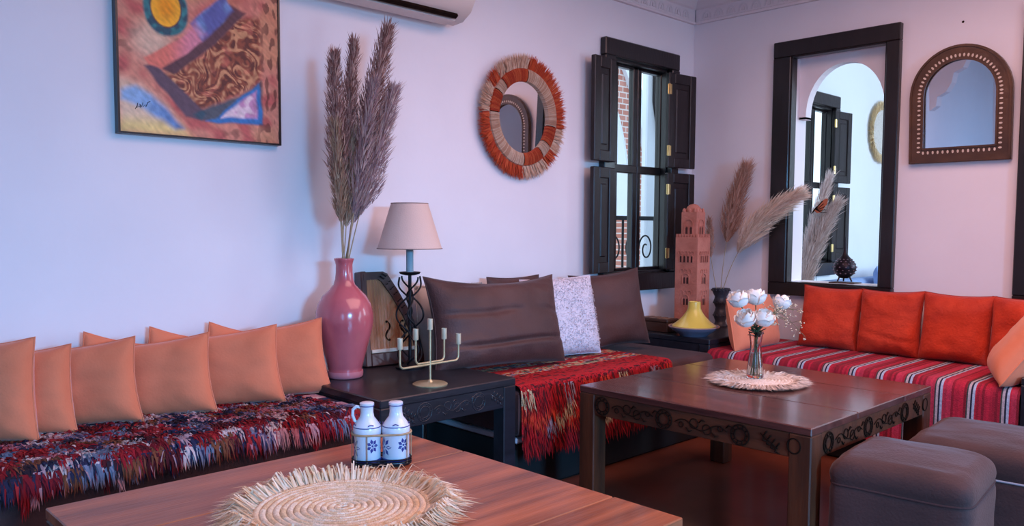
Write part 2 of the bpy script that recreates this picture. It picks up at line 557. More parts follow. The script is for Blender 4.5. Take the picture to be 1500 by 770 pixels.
# ================================================================== sofas and tables
def bench(name, label, x0, y0, x1, y1, seat, parts_front, band=True):
    t = thing(name, label, 'sofa', (x0, y0, 0))
    X, Y = x1 - x0, y1 - y0
    MB().box(0.02, 0.03, 0, X - .02, Y - .02, .215, .01).build('base', mt['base_black'], t)
    MB().box(0.005, 0.015, .215, X - .005, Y - .01, .24, .006).build('trim_band', M('pale_band', 'b9b4bd', rough=.6) if band else mt['base_black'], t)
    s = MB()
    s.grid(lambda u, v: mattress_pt(u, v, X, Y, .24, seat), 48, 40, cu=True)
    s.build('mattress', mt['sofa_dark'], t, smooth=60)
    return t


def mattress_pt(u, v, X, Y, z0, z1, r=.035):
    # rounded box swept: v from bottom centre over the side to top centre
    prof = [(0, z0)]
    cx, cy = X / 2, Y / 2
    if v < .15: k = v / .15; inset = (1 - k) * min(cx, cy); z = z0
    elif v < .25: a = (v - .15) / .1 * pi / 2; inset = r * (1 - sin(a)); z = z0 + r * (1 - cos(a))
    elif v < .75: inset = 0; z = z0 + r + (v - .25) / .5 * (z1 - z0 - 2 * r); inset = -.006 * sin((v - .25) / .5 * pi)
    elif v < .85: a = (v - .75) / .1 * pi / 2; inset = r * (1 - cos(a)); z = z1 - r + r * sin(a)
    else: k = (v - .85) / .15; inset = r + k * (min(cx, cy) - r); z = z1
    inset = min(inset, min(cx, cy) - .0005)
    # perimeter param
    w, h = X - 2 * inset, Y - 2 * inset
    per = 2 * (X + Y); q = u * per
    if q < X: x, y = -.5 + q / X, -.5
    elif q < X + Y: x, y = .5, -.5 + (q - X) / Y
    elif q < 2 * X + Y: x, y = .5 - (q - X - Y) / X, .5
    else: x, y = -.5, .5 - (q - 2 * X - Y) / Y
    return (cx + x * w, cy + y * h, z)


bench('left_sofa', 'low dark banquette along the long wall under the shaggy rug and orange cushions', -0.25, 2.405, 1.575, 2.985, .44, 0, band=False)
bench('corner_sofa', 'dark banquette between the two black tables under the red kilim and brown cushions', 2.29, 2.33, 3.775, 2.985, .44, 0)
bench('right_sofa', 'banquette along the right wall under the red striped blanket', 3.795, 0.93, 4.485, 2.36, .432, 0, band=False)


def wheel(mb, fn, a, b, r, d):
    """carved rosette: two rings and eight dashes"""
    for rr, tr in ((r, .0024), (r * .62, .0022)):
        mb.tube([fn(a + rr * cos(2 * pi * i / 20), b + rr * sin(2 * pi * i / 20), d) for i in range(20)], tr, 5, closed=True)
    for i in range(10):
        an = 2 * pi * i / 10
        mb.tube([fn(a + r * k * cos(an), b + r * k * sin(an), d) for k in (.70, .93)], .0020, 5)


def vine(mb, fn, a0, a1, b, d, amp=.014):
    mb.tube([fn(a0 + (a1 - a0) * i / 24, b + amp * sin(2 * pi * 1.5 * i / 24), d) for i in range(25)], .0018, 5)
    for k in range(4):
        a = a0 + (a1 - a0) * (k + .5) / 4; s = 1 if k % 2 else -1
        rr = .017 if k in (1, 2) else .009
        mb.tube([fn(a + rr * cos(2 * pi * i / 12), b + s * .006 + rr * sin(2 * pi * i / 12), d) for i in range(12)], .0018, 5, closed=True)
        mb.tube([fn(a + .02, b + s * .012, d), fn(a + .032, b + s * .024, d), fn(a + .045, b + s * .02, d)], [.0015, .0035, .001], 5)


def leaf_sprig(mb, fn, a, b, d):
    mb.tube([fn(a - .03, b + .02, d), fn(a + .03, b - .02, d)], .0022, 5)
    for k in (-.02, -.005, .01, .025):
        for s in (-1, 1):
            mb.tube([fn(a + k, b - k * .66, d), fn(a + k + .004 + s * .006, b - k * .66 + s * .014, d), fn(a + k + .014, b - k * .66 + s * .018, d)], [.0015, .0035, .001], 5)


def carve_side(mb, fn, L, zc_, d):
    """ornament band of one apron, along 0..L"""
    out = []
    def go(nm, f, *a):
        b = MB(); f(b, fn, *a); out.append((nm, b))
    for k in (.12, .42, .74): go('carved_rosette', wheel, L * k, zc_, .034, d)
    go('carved_vine', vine, L * .17, L * .37, zc_, d); go('carved_vine', vine, L * .47, L * .69, zc_, d)
    go('carved_leaf', leaf_sprig, L * .85, zc_, d)
    b = MB(); b.tube([fn(L * .94 + .022 * cos(2 * pi * i / 16), zc_ + .024 * sin(2 * pi * i / 16), d) for i in range(16)], .003, 5, closed=True)
    out.append(('carved_ring', b))
    return out


def low_table(name, label, cx, cy, W, D, Hh, plank_axis, joints, wood, side, leg, carved):
    t = thing(name, label, 'table', (cx, cy, 0))
    x0, x1, y0, y1 = -W / 2, W / 2, -D / 2, D / 2
    top = .026
    lo, hi = (x0, x1) if plank_axis == 'y' else (y0, y1)
    cuts = [lo] + sorted(joints) + [hi]
    for i, (a, b) in enumerate(zip(cuts, cuts[1:])):
        m = MB(); g = .002
        dz = .0006 * (i % 3)
        if plank_axis == 'y': m.box(a + g * (i > 0), y0, Hh - top, b - g * (b < hi), y1, Hh - dz, .003)
        else: m.box(x0, a + g * (i > 0), Hh - top, x1, b - g * (b < hi), Hh - dz, .0025)
        m.build('plank', wood, t)
    az = Hh - top - .078
    lw = .075
    for (a, b, c, d, nm) in ((x0 + lw, y0 + .003, x1 - lw, y0 + .028, 'apron'), (x0 + lw, y1 - .028, x1 - lw, y1 - .003, 'apron'),
                         (x0 + .003, y0 + lw, x0 + .028, y1 - lw, 'apron'), (x1 - .028, y0 + lw, x1 - .003, y1 - lw, 'apron')):
        m = MB(); m.box(a, b, az, c, d, Hh - top, .002); m.build(nm, side, t)
    for sx in (0, 1):
        for sy in (0, 1):
            m = MB()
            ax = x0 if not sx else x1 - lw; ay = y0 if not sy else y1 - lw
            m.box(ax, ay, 0, ax + lw, ay + lw, Hh - top, .004)
            m.build('leg', leg, t)
    zc_ = az + .039
    fns = {'y0': (lambda a, b, d: (x1 - a, y0 + d, b), W), 'x0': (lambda a, b, d: (x0 + d, y1 - a, b), D)}
    fns['y0'] = (lambda a, b, d: (x0 + a, y0 - d, b), W)
    fns['x0'] = (lambda a, b, d: (x0 - d, y1 - a, b), D)
    for key in carved:
        fn, L = fns[key]
        for nm, b in carve_side(None, fn, L, zc_, -.0008): b.build(nm, mt['carving'], t, smooth=180)
    return t


low_table('coffee_table', 'carved brown wooden coffee table carrying the glass vase of white roses', 2.893, 1.612, 1.015, .948, .486,
          'y', [2.722 - 2.893, .14 + .1], mt['wood_y'], mt['wood_side'], mt['wood_leg'], ('x0', 'y0'))
low_table('coffee_table', 'brown wooden coffee table in the foreground carrying the cruets and large straw mat', 0.962, 1.462, .965, .99, .486,
          'x', [1.155 - 1.462, .22], mt['wood_x'], mt['wood_side'], mt['wood_leg'], ())


def side_table(name, label, x0, y0, x1, y1, Hh, legs=True):
    t = thing(name, label, 'table', (x0, y0, 0))
    X, Y = x1 - x0, y1 - y0
    MB().box(0, 0, Hh - .03, X, Y, Hh, .004).build('tabletop', mt['black_wood'], t)
    lw = .065
    for sx in (0, 1):
        for sy in (0, 1):
            ax = 0 if not sx else X - lw; ay = 0 if not sy else Y - lw
            MB().box(ax, ay, 0, ax + lw, ay + lw, Hh - .03, .004).build('leg', mt['black_wood'], t)
    az = Hh - .03 - .085
    for (a, b, c, d) in ((lw, .004, X - lw, .026), (lw, Y - .026, X - lw, Y - .004), (.004, lw, .026, Y - lw), (X - .026, lw, X - .004, Y - lw)):
        MB().box(a, b, az, c, d, Hh - .03, .002).build('apron', mt['black_wood'], t)
    fn = lambda a, b, d: (a, -d, b)
    zc_ = az + .045
    for nm, f, a in (('carved_rosette', wheel, (X * .3, zc_, .034, -.0045)), ('carved_rosette', wheel, (X * .7, zc_, .034, -.0045)), ('carved_vine', vine, (X * .36, X * .64, zc_, -.0045)),
                     ('carved_leaf', leaf_sprig, (X * .18, zc_, -.0045)), ('carved_leaf', leaf_sprig, (X * .84, zc_, -.0045))):
        m = MB(); f(m, fn, *a); m.build(nm, mt['black_wood'], t, smooth=180)
    return t


side_table('side_table', 'black carved side table carrying the pink vase, lamp and candelabra', 1.607, 2.315, 2.262, 2.985, .5)
side_table('side_table', 'black corner table carrying the clay tower and yellow tagine', 3.808, 2.405, 4.485, 2.985, .5)
side_table('side_table', 'black side table at the right edge beside the lone pink cushion', 3.78, .32, 4.42, .925, .5)


def pouf(name, label, cx, cy, X, Y, Hh, seam, rz):
    t = thing(name, label, 'pouf', (cx, cy, 0), rz)

    def soft(u, v):
        k = (u * 2 * (X + Y)) % 1
        x, y = 0, 0
        p = None
        z0, z1 = .012, Hh
        # super-ellipse section, swept from the bottom centre over the side to the top centre
        if v < .1: s = v / .1 * .97; z = z0
        elif v < .2: a = (v - .1) / .1 * pi / 2; s = .97 + .03 * sin(a); z = z0 + .015 * (1 - cos(a))
        elif v < .6: s = 1; z = z0 + .015 + (v - .2) / .4 * (z1 - .075 - z0 - .015)
        elif v < .85: a = (v - .6) / .25 * pi / 2; s = .74 + .26 * cos(a); z = z1 - .075 + .062 * sin(a)
        else: q = (v - .85) / .15; s = .74 * (1 - q); z = z1 - .013 + .013 * sin(q * pi / 2)
        th_ = 2 * pi * u
        c, d = cos(th_), sin(th_); e = .10 if v < .6 else .10 + .10 * sm(.6, .95, v)
        x = X / 2 * s * (abs(c) ** (2 * e)) * (1 if c > 0 else -1); y = Y / 2 * s * (abs(d) ** (2 * e)) * (1 if d > 0 else -1)
        g = sm(seam - .02, seam - .002, z) * sm(seam + .02, seam + .002, z)
        x *= 1 - .022 * g; y *= 1 - .022 * g
        w_ = .004 * fbm(x * 9 + cx, y * 9, z * 12) + .0025 * fbm(x * 30, y * 8, z * 25)
        return (x * (1 + w_ * 3), y * (1 + w_ * 3), z + w_ * sm(.02, .1, z))
    MB().grid(soft, 96, 70, cu=True).build('cover', mt['brown_fabric'], t, smooth=180)
    loop = [soft(i / 96, .2 + .4 * (seam - .027) / (Hh - .102)) for i in range(96)]
    MB().tube(loop, .004, 6, closed=True).build('piping', mt['sofa_dark'] if seam > .31 else M('pale_piping', 'aaa4ac', rough=.6), t, smooth=180)
    return t


pouf('pouf', 'brown suede pouf in front, tucked against the carved table corner', 2.615, .918, .40, .40, .425, .325, radians(6))
pouf('pouf', 'brown suede pouf behind the front one, with a pale piped seam', 3.12, .82, .46, .50, .415, .30, radians(3))


# ------------------------------------------------------------------ cushions
def pillow_mb(w, h, t, seed=0, ear=.06, n=26, wr=.004, slump=.12, color=None, fold=0.0, earz=None):
    m = MB()
    earz = ear if earz is None else earz; m.cur = color

    def side(sgn):
        def f(a, b):
            u, v = 2 * a - 1, 2 * b - 1
            u = sin(u * pi / 2) * .35 + u * .65; v = sin(v * pi / 2) * .35 + v * .65
            x = w / 2 * u * (1 - ear * (1 - v * v) * abs(u) ** 3)
            z = h / 2 * v * (1 - (earz if v > 0 else ear) * (1 - u * u) * abs(v) ** 3)
            th = t / 2 * (max(0, 1 - u ** 4) * max(0, 1 - v ** 4)) ** .55 * (1 - slump * v)
            e = max(0, 1 - u * u) * max(0, 1 - v * v)
            wv = wr * (fbm(x * 10 + seed * 3.7, z * 10, seed) + .6 * fbm(x * 5 + z * 22 + seed, z * 4 - x * 14, seed * 2.1)) * min(1, e * 3)
            wv += fold * max(0, sin(z * 48 + 5 * fbm(x * 1.5, z * 2, seed) + x * 3)) ** 6 * min(1, e * 3) * (.5 + fbm(x * 3, z * 3, seed + 5))
            rad = wr * .3 * sin(14 * math.atan2(z, x + 1e-6) + seed) * min(1, e * 4) * (x * x + z * z) / (w * h * .3)
            return (x, sgn * (th + wv + rad), z + h / 2)
        return f
    fr = side(-1); bk = side(1)
    m.grid(fr, n, n)
    m.grid(lambda a, b: bk(1 - a, b), n, n)
    return m


def pillow_outline(w, h, ear, k=18, earz=None):
    earz = ear if earz is None else earz
    pts = []
    for (ua, va, ub, vb) in ((-1, -1, 1, -1), (1, -1, 1, 1), (1, 1, -1, 1), (-1, 1, -1, -1)):
        for i in range(k):
            s = i / k; u = ua + (ub - ua) * s; v = va + (vb - va) * s
            pts.append((w / 2 * u * (1 - ear * (1 - v * v) * abs(u) ** 3), 0, h / 2 + h / 2 * v * (1 - (earz if v > 0 else ear) * (1 - u * u) * abs(v) ** 3)))
    return pts


def cushion(label, loc, w, h, t, rz, lean, mat, seed, group=None, ear=.06, wr=.004, roll=0.0, seam=None, name='cushion', cat='cushion', fold=0.0, earz=None, n=30):
    th = thing(name, label, cat, loc, (-lean, roll, rz), group)
    pillow_mb(w, h, t, seed, ear, wr=wr, fold=fold, n=n, earz=earz).build('cover', mat, th, smooth=180)
    MB().tube(pillow_outline(w, h, ear, earz=earz), .0028, 6, closed=True).build('seam', seam or mat, th, smooth=180)
    return th


mt['peach'] = M('peach_suede', 'e2825e', 'd2714e', 5, rough=.85, bump=.10, bscale=130, sheen=.3)
mt['peach2'] = M('peach_cotton', 'e88f6c', 'dc7f5c', 5, rough=.85, bump=.10, bscale=130, sheen=.2)
mt['red'] = M('orange_red_weave', 'cc3c1c', 'ac2a12', 9, rough=.85, bump=.5, bscale=90, sheen=.08)
mt['red_seam'] = M('dark_red_piping', '9c2a1e', rough=.8)
mt['brown_velvet'] = M('brown_satin_velvet', '523431', '402827', 4, rough=.6, bump=.2, bscale=110, sheen=.1)
mt['white_fur'] = M('white_plush', 'd8d2dc', 'cdc7d2', 60, rough=.95, bump=.35, bscale=90)

OG = 'orange cushions along the left sofa'
SEAT = .455
ow = [(.535, .30, .325, 'orange cushion cut by the left photo edge, first of the front row'),
      (.655, .27, .29, 'narrow orange cushion second from the left in the front row'),
      (.815, .37, .288, 'wide orange cushion third from the left in the front row'),
      (1.05, .37, .283, 'creased orange cushion fourth from the left in the front row'),
      (1.30, .37, .292, 'orange cushion fifth from the left in the front row, second from the vase'),
      (1.52, .34, .298, 'orange cushion at the right end of the row next to the pink vase')]
oy = [2.785, 2.80, 2.82, 2.795, 2.785, 2.80]
orz = [-40, -36, -40, -40, -40, -38]
for i, (x, w_, h_, lab) in enumerate(ow):
    cushion(lab, (x, oy[i], SEAT - .012), w_, h_ - .012, .115, radians(orz[i]), radians(9), mt['peach'], i + 1, OG, ear=.085, wr=.006, roll=radians((-5, -6, -8, -8, -8, -9)[i]))
for i, (x, lab) in enumerate(((.93, 'orange cushion peeking out behind the third cushion of the front row'),
                              (1.145, 'orange cushion peeking out behind the fourth cushion of the front row'),
                              (1.36, 'orange cushion peeking out behind the fifth cushion of the front row'))):
    cushion(lab, (x, 2.935, SEAT + .01), .29, .25, .06, radians(2), radians(3), mt['peach'], 11 + i, OG, ear=.10, roll=radians(15))

BG = 'brown cushions on the corner sofa'
cushion('wide brown satin cushion leaning behind the candelabra', (2.49, 2.625, .475), .73, .42, .19, radians(-6), radians(15), mt['brown_velvet'], 21, BG, ear=.08, wr=.008, roll=radians(1), fold=-.024, earz=.20, n=60)
cushion('brown cushion hidden behind the wide brown and white ones', (2.83, 2.885, .46), .36, .40, .09, radians(0), radians(5), mt['brown_velvet'], 22, BG, ear=.06)
cushion('square brown cushion leaning below the shuttered window', (3.40, 2.72, .46), .43, .415, .15, radians(-20), radians(11), mt['brown_velvet'], 23, BG, ear=.10, wr=.006, roll=radians(-5))
fur = cushion('pale lilac white plush cushion between two brown ones', (2.985, 2.70, .46), .42, .40, .14, radians(-14), radians(12), mt['white_fur'], 24, ear=.05, wr=.004, roll=radians(-2))
# short pile on the plush cover
m = MB(); rnd = random.Random(3)
for k in range(3800):
    u = rnd.uniform(-.97, .97); v = rnd.uniform(-.97, .97)
    th_ = .07 * (max(0, 1 - u ** 4) * max(0, 1 - v ** 4)) ** .55 * (1 - .12 * v)
    g = rnd.uniform(.64, .74)
    m.blade((.21 * u * .98, -th_, .20 + .20 * v * .98), (rnd.uniform(-.7, .7), -1, rnd.uniform(-1.0, .3)), rnd.uniform(.005, .010), .004, (cos(k), 0, sin(k)), c=(g, g * .955, g * 1.02))
tag(m.build('plush_pile', mt['attr_straw'], fur), kind='stuff')
ff = cushion('cream fringed cushion almost hidden behind the wide brown cushion', (2.42, 2.90, .46), .40, .375, .08, 0, radians(4), M('cream_fringe_cloth', 'cdbfb5', rough=.9, bump=.3), 25, ear=.03)
m = MB()
for k in range(260):
    x = rnd.uniform(-.2, .2); g = rnd.uniform(.45, .7)
    m.blade((x, -.005, .36), (rnd.uniform(-.6, .6), rnd.uniform(-.6, -.1), rnd.uniform(.6, 1)), rnd.uniform(.015, .032), .004, (1, 0, 0), droop=.008, c=(g, g * .9, g * .85))
tag(m.build('fringe', mt['attr_straw'], ff), kind='stuff')

RG = 'red cushions along the right sofa'
rl = ['red orange cushion left of the row, under the framed opening', 'creased red orange cushion second in the row from the opening',
      'red orange cushion third in the row, below the arched mirror', 'red orange cushion at the right end of the row beside the lone pink cushion']
for i, yy in enumerate((1.985, 1.665, 1.352, 1.04)):
    cushion(rl[i], (4.31, yy, .445), .325, .345, .16, radians(-90 + (5, -3, 2, -3)[i]), radians(10), mt['red'], 31 + i, RG, ear=.075, wr=(.010, .013, .011, .011)[i], fold=(-.004, -.016, -.006, -.004)[i], seam=mt['red_seam'], roll=radians((1.5, -1, 1, -1)[i]))
cushion('pink orange cushion in the corner behind the white roses', (4.06, 2.262, .445), .46, .285, .13, radians(0), radians(12), mt['peach2'], 41, ear=.03, wr=.004)
cushion('lone pink orange cushion leaning on the black table at the right edge', (3.94, 1.06, .455), .38, .38, .15, radians(200), radians(34), mt['peach2'], 42, ear=.03, wr=.004)


# ------------------------------------------------------------------ rugs
def cloth(path, y0, y1, ncol, thick, along, colf, npath=60):
    """blanket: path is a list of (a, z) cross-section points, swept between y0 and y1"""
    ds = [0]
    for p, q in zip(path, path[1:]): ds.append(ds[-1] + sqrt((p[0] - q[0]) ** 2 + (p[1] - q[1]) ** 2))
    T = ds[-1]

    def at(s):
        d = s * T
        for i in range(len(path) - 1):
            if d <= ds[i + 1] + 1e-9:
                k = (d - ds[i]) / max(1e-9, ds[i + 1] - ds[i]); p, q = path[i], path[i + 1]
                return (p[0] + (q[0] - p[0]) * k, p[1] + (q[1] - p[1]) * k)
        return path[-1]
    return at, T


def round_path(a_wall, a_edge, z_top, z_low, r=.04, sgn=-1):
    """from the wall over the seat and down the front (a decreases to the front)"""
    pts = [(a_wall, z_top), (a_edge + r, z_top)]
    for i in range(1, 7):
        t = pi / 2 * i / 6
        pts.append((a_edge + r - r * sin(t), z_top - r + r * cos(t)))
    pts.append((a_edge - .006, (z_top + z_low) / 2)); pts.append((a_edge - .012, z_low))
    return pts


# striped red blanket on the right sofa
base_red = lin('c2223e'); dark_red = lin('86162a'); hot = lin('d64260')
G0 = .013
stripe_cols = [lin('3d4140'), lin('c3b4b8'), lin('20223a'), lin('b4c4da')]
SW = (.006, .010, .007, .010)
bounds = []
for k in range(-3, 9):
    c = 1.873 - .128 * k
    edges = [c + .0165 - sum(SW[:j]) for j in range(5)]
    for j in range(4): bounds.append((edges[j + 1], edges[j], stripe_cols[j]))
Y0, Y1 = .925, 2.40
ys = sorted({Y0, Y1, *[min(max(b[0], Y0), Y1) for b in bounds], *[min(max(b[1], Y0), Y1) for b in bounds], *[Y0 + (Y1 - Y0) * i / 150 for i in range(151)]})
path = round_path(4.47, 3.772, .452, .13, .045)
at_, T_ = cloth(path, 0, 0, 0, 0, 0, 0)
rug = thing('striped_blanket', 'red woven blanket with grey, navy and pale blue stripes on the right sofa', 'blanket', (0, 0, 0))
m = MB()
NP = 44
o = 0
for y_ in ys:
    for i in range(NP + 1):
        a, z = at_(i / NP)
        hang = sm(.62, 1.0, i / NP)
        m.v.append((a + .006 * hang * sin(y_ * 21) - .001 * fbm(y_ * 30, i), y_, z + .0015 * fbm(y_ * 25, i * .7)))
for j in range(len(ys) - 1):
    ym = (ys[j] + ys[j + 1]) / 2
    col = None
    for b0, b1, c in bounds:
        if b0 <= ym <= b1: col = c
    for i in range(NP):
        n_ = fbm(ym * 60, 3.1)
        k = sm(-.25, .3, n_)
        c = col or tuple(base_red[q] * k + dark_red[q] * (1 - k) for q in range(3))
        if col is None and fbm(ym * 25, 9.3) > .25: c = tuple(.5 * c[q] + .5 * hot[q] for q in range(3))
        m.f.append((j * (NP + 1) + i, j * (NP + 1) + i + 1, (j + 1) * (NP + 1) + i + 1, (j + 1) * (NP + 1) + i)); m.fc.append(c)
m.build('cloth', mt['attr_fabric'], rug, smooth=180)

# shaggy multicoloured rug on the left sofa
pal = [lin(h) for h in ('a8182a', '8a1426', 'd9a3ae', 'e6d0d2', '2e3258', '8088a4', '33202e', '8c5038', 'b82a30', '7d6a8c', '5e1420', 'c97a88', '2c2c4c', 'c9a4ae', '98101f')]
NPAL = len(pal)
path = round_path(2.97, 2.392, .462, .425, .035)
at_, T_ = cloth(path, 0, 0, 0, 0, 0, 0)
rug = thing('shaggy_rug', 'shaggy multicoloured rag rug draped over the left sofa under the orange cushions', 'rug', (0, 0, 0))
X0, X1 = -.22, 1.60
m = MB()
m.grid(lambda u, v: (X0 + (X1 - X0) * u, at_(v)[0], at_(v)[1] + .003 * fbm(u * 30, v * 20)), 90, 24, cf=lambda u, v: pal[int((fbm(u * 14, v * 6) + .5) * 5.99) % NPAL])
m.build('backing', mt['attr_fabric'], rug, smooth=180)
m = MB(); rnd = random.Random(5)


def pick(x, s):
    if rnd.random() < .12: return pal[rnd.randrange(NPAL)]
    cx_ = int((x + .012 * fbm(x * 30, s * 30) + .5 * .05 * (int(s * 15) % 2)) / .052); cs_ = int(s * 15 + .8 * fbm(x * 22, s * 9, 3.0))
    return pal[random.Random(cx_ * 131 + cs_ * 977).randrange(NPAL)]


for k in range(15000):
    x = rnd.uniform(X0, X1); s = rnd.random() ** .8
    if x > 1.60 - .12 * (1 - s): continue
    a, z = at_(s)
    front = sm(.80, .99, s)
    d = Vector((rnd.gauss(0, .45), -1 + rnd.gauss(0, .3), .10 * (1 - front) - 1.6 * front + rnd.gauss(0, .14)))
    L = rnd.uniform(.03, .055) - .006 * front
    tang = (1, 0, 0) if rnd.random() < .7 else (.7, .3, .6)
    g = rnd.uniform(.8, 1.1)
    m.blade((x, a, z + .002), d, L, rnd.uniform(.006, .011), tang, droop=.010 + .015 * front, c=tuple(q * g for q in pick(x, s)))
for k in range(2300):     # front locks hang in bunches
    ib = rnd.randrange(int((X1 - X0) / .03)); b = X0 + .03 * ib
    rb = random.Random(ib * 7 + 3)
    x = b + rnd.gauss(0, .007) + rb.uniform(-.01, .01)
    if x > 1.57: continue
    L = (.025 + .06 * rb.random() ** 1.5 + .05 * max(0, .95 - x)) * rnd.uniform(.6, 1)
    c = pal[rb.randrange(NPAL)]
    if rnd.random() < .15: c = pal[rnd.randrange(NPAL)]
    lean = rb.uniform(-.25, .25)
    m.blade((x, 2.388, .45 - rnd.random() * .03), (lean + (b - x) * 8 + rnd.gauss(0, .08), -.25 + rnd.gauss(0, .08), -1), L, .008, (1, 0, 0), c=c)
tag(m.build('tufts', mt['attr_straw'], rug), kind='stuff')

# red kilim with tufted front on the corner sofa
kred = lin('b50f1c'); kdark = lin('5c0a14'); korange = lin('d8432a'); kcream = lin('c9b48f'); kgreen = lin('566c58'); kblue = lin('4a4d78'); kgrey = lin('9c93a2')
path = round_path(2.96, 2.318, .458, .20, .035)
at_, T_ = cloth(path, 0, 0, 0, 0, 0, 0)
rug = thing('kilim', 'red kilim with orange and cream tufts hanging over the front of the corner sofa', 'rug', (0, 0, 0))
KX0, KX1 = 2.30, 3.34


def kcol(u, v):
    x = KX0 + (KX1 - KX0) * u; a, z = at_(v)
    if z > .45:       # seat: bands parallel to the front
        b = (2.96 - a) / .64
        bands = [(0, .30, kred), (.30, .36, korange), (.36, .50, None), (.50, .58, kred), (.58, .72, None), (.72, 1.1, kred)]
        for b0, b1, c in bands:
            if b0 <= b < b1:
                if c: return c if fbm(x * 40, b * 60) > -.28 else kdark
                q = fbm(x * 13 + b * 4, b * 26, 2.0)
                return (kblue, kcream, kgreen, kred, kcream, korange, kgrey, kdark)[int((q + .6) * 7) % 8]
    q = (z - .2) / .25
    gx = int((x - KX0) / .062); gz = int(q * 4.2 + (gx % 2) * .5)
    if gz in (1, 2, 3) and gx % 2 == 0: return (korange, kcream, kred, kgrey, korange)[(gx * 3 + gz * 2) % 5]
    if gz == 2: return korange if (gx % 3) else kcream
    return kred if fbm(x * 50, z * 60) > -.1 else kdark


m = MB()
m.grid(lambda u, v: (KX0 + (KX1 - KX0) * u + .02 * (u - .5) * sm(.55, 1, v), at_(v)[0] - .004 * sin(u * 40) * sm(.7, 1, v), at_(v)[1] + .002 * fbm(u * 40, v * 30) - .02 * sin(u * 9) * sm(.8, 1, v)), 120, 70, cf=kcol)
m.build('cloth', mt['attr_fabric'], rug, smooth=180)
m = MB(); rnd = random.Random(9)
for k in range(4200):
    u = rnd.random(); v = rnd.uniform(.70, 1)
    a, z = at_(v); x = KX0 + (KX1 - KX0) * u
    c = kcol(u, v) if rnd.random() < .6 else rnd.choice((kred, kdark, kdark, kred))
    m.blade((x, a - .004, z), (rnd.gauss(0, .14), -.22 + rnd.gauss(0, .08), -1), rnd.uniform(.03, .075), .006, (1, 0, 0), c=c)
for k in range(1500):
    x = KX0 + (KX1 - KX0) * rnd.random()
    m.blade((x, 2.305, .215 + rnd.random() * .02), (rnd.gauss(0, .08), rnd.gauss(-.03, .06), -1), rnd.uniform(.03, .075), .005, (1, 0, 0), c=rnd.choice((kred, kdark, kred, kdark, korange)))
for k in range(1500):     # nap of the seat bands
    u = rnd.random(); v = rnd.uniform(.02, .62); a, z = at_(v)
    m.blade((KX0 + (KX1 - KX0) * u, a, z + .001), (rnd.gauss(0, .5), -1, .3), rnd.uniform(.012, .022), .006, (1, 0, 0), droop=.003, c=kcol(u, v))
tag(m.build('tufts', mt['attr_straw'], rug), kind='stuff')

# ================================================================== things on the walls
# abstract painting: flat print, painted into a colour attribute on the canvas
PX0, PX1, PZ0, PZ1 = .995, 1.590, 1.423, 2.165


def inside(poly, x, z, soft=.008):
    """soft mask of a polygon: signed distance through a smoothstep"""
    d = 1e9; c = False; n = len(poly)
    for i in range(n):
        ax, az = poly[i]; bx, bz = poly[(i + 1) % n]
        ex, ez = bx - ax, bz - az
        t = max(0, min(1, ((x - ax) * ex + (z - az) * ez) / (ex * ex + ez * ez)))
        d = min(d, sqrt((x - ax - t * ex) ** 2 + (z - az - t * ez) ** 2))
        if (az > z) != (bz > z) and x < (bx - ax) * (z - az) / (bz - az) + ax: c = not c
    return sm(-soft, soft, d if c else -d)


def mixc(a, b, t): return tuple(a[i] + (b[i] - a[i]) * t for i in range(3))


P_ = {k: lin(v) for k, v in dict(pink='d68c74', rose='c05f58', brown='8f4a34', dbrown='572a24', tan='cf9468', cream='e2c4a6', orange='f59a0c', sun='ffb428', teal='2f7c80', dteal='245060',
                                  bar='e27a66', bar2='d9899a', blue='5a62a0', lblue='7fb0dc', blue2='2f78b8', maroon='5b3a42', band='5e4a58', white='ead2d8', lilac='c98fb4', navy='2a4a80', yellow='ecd085').items()}


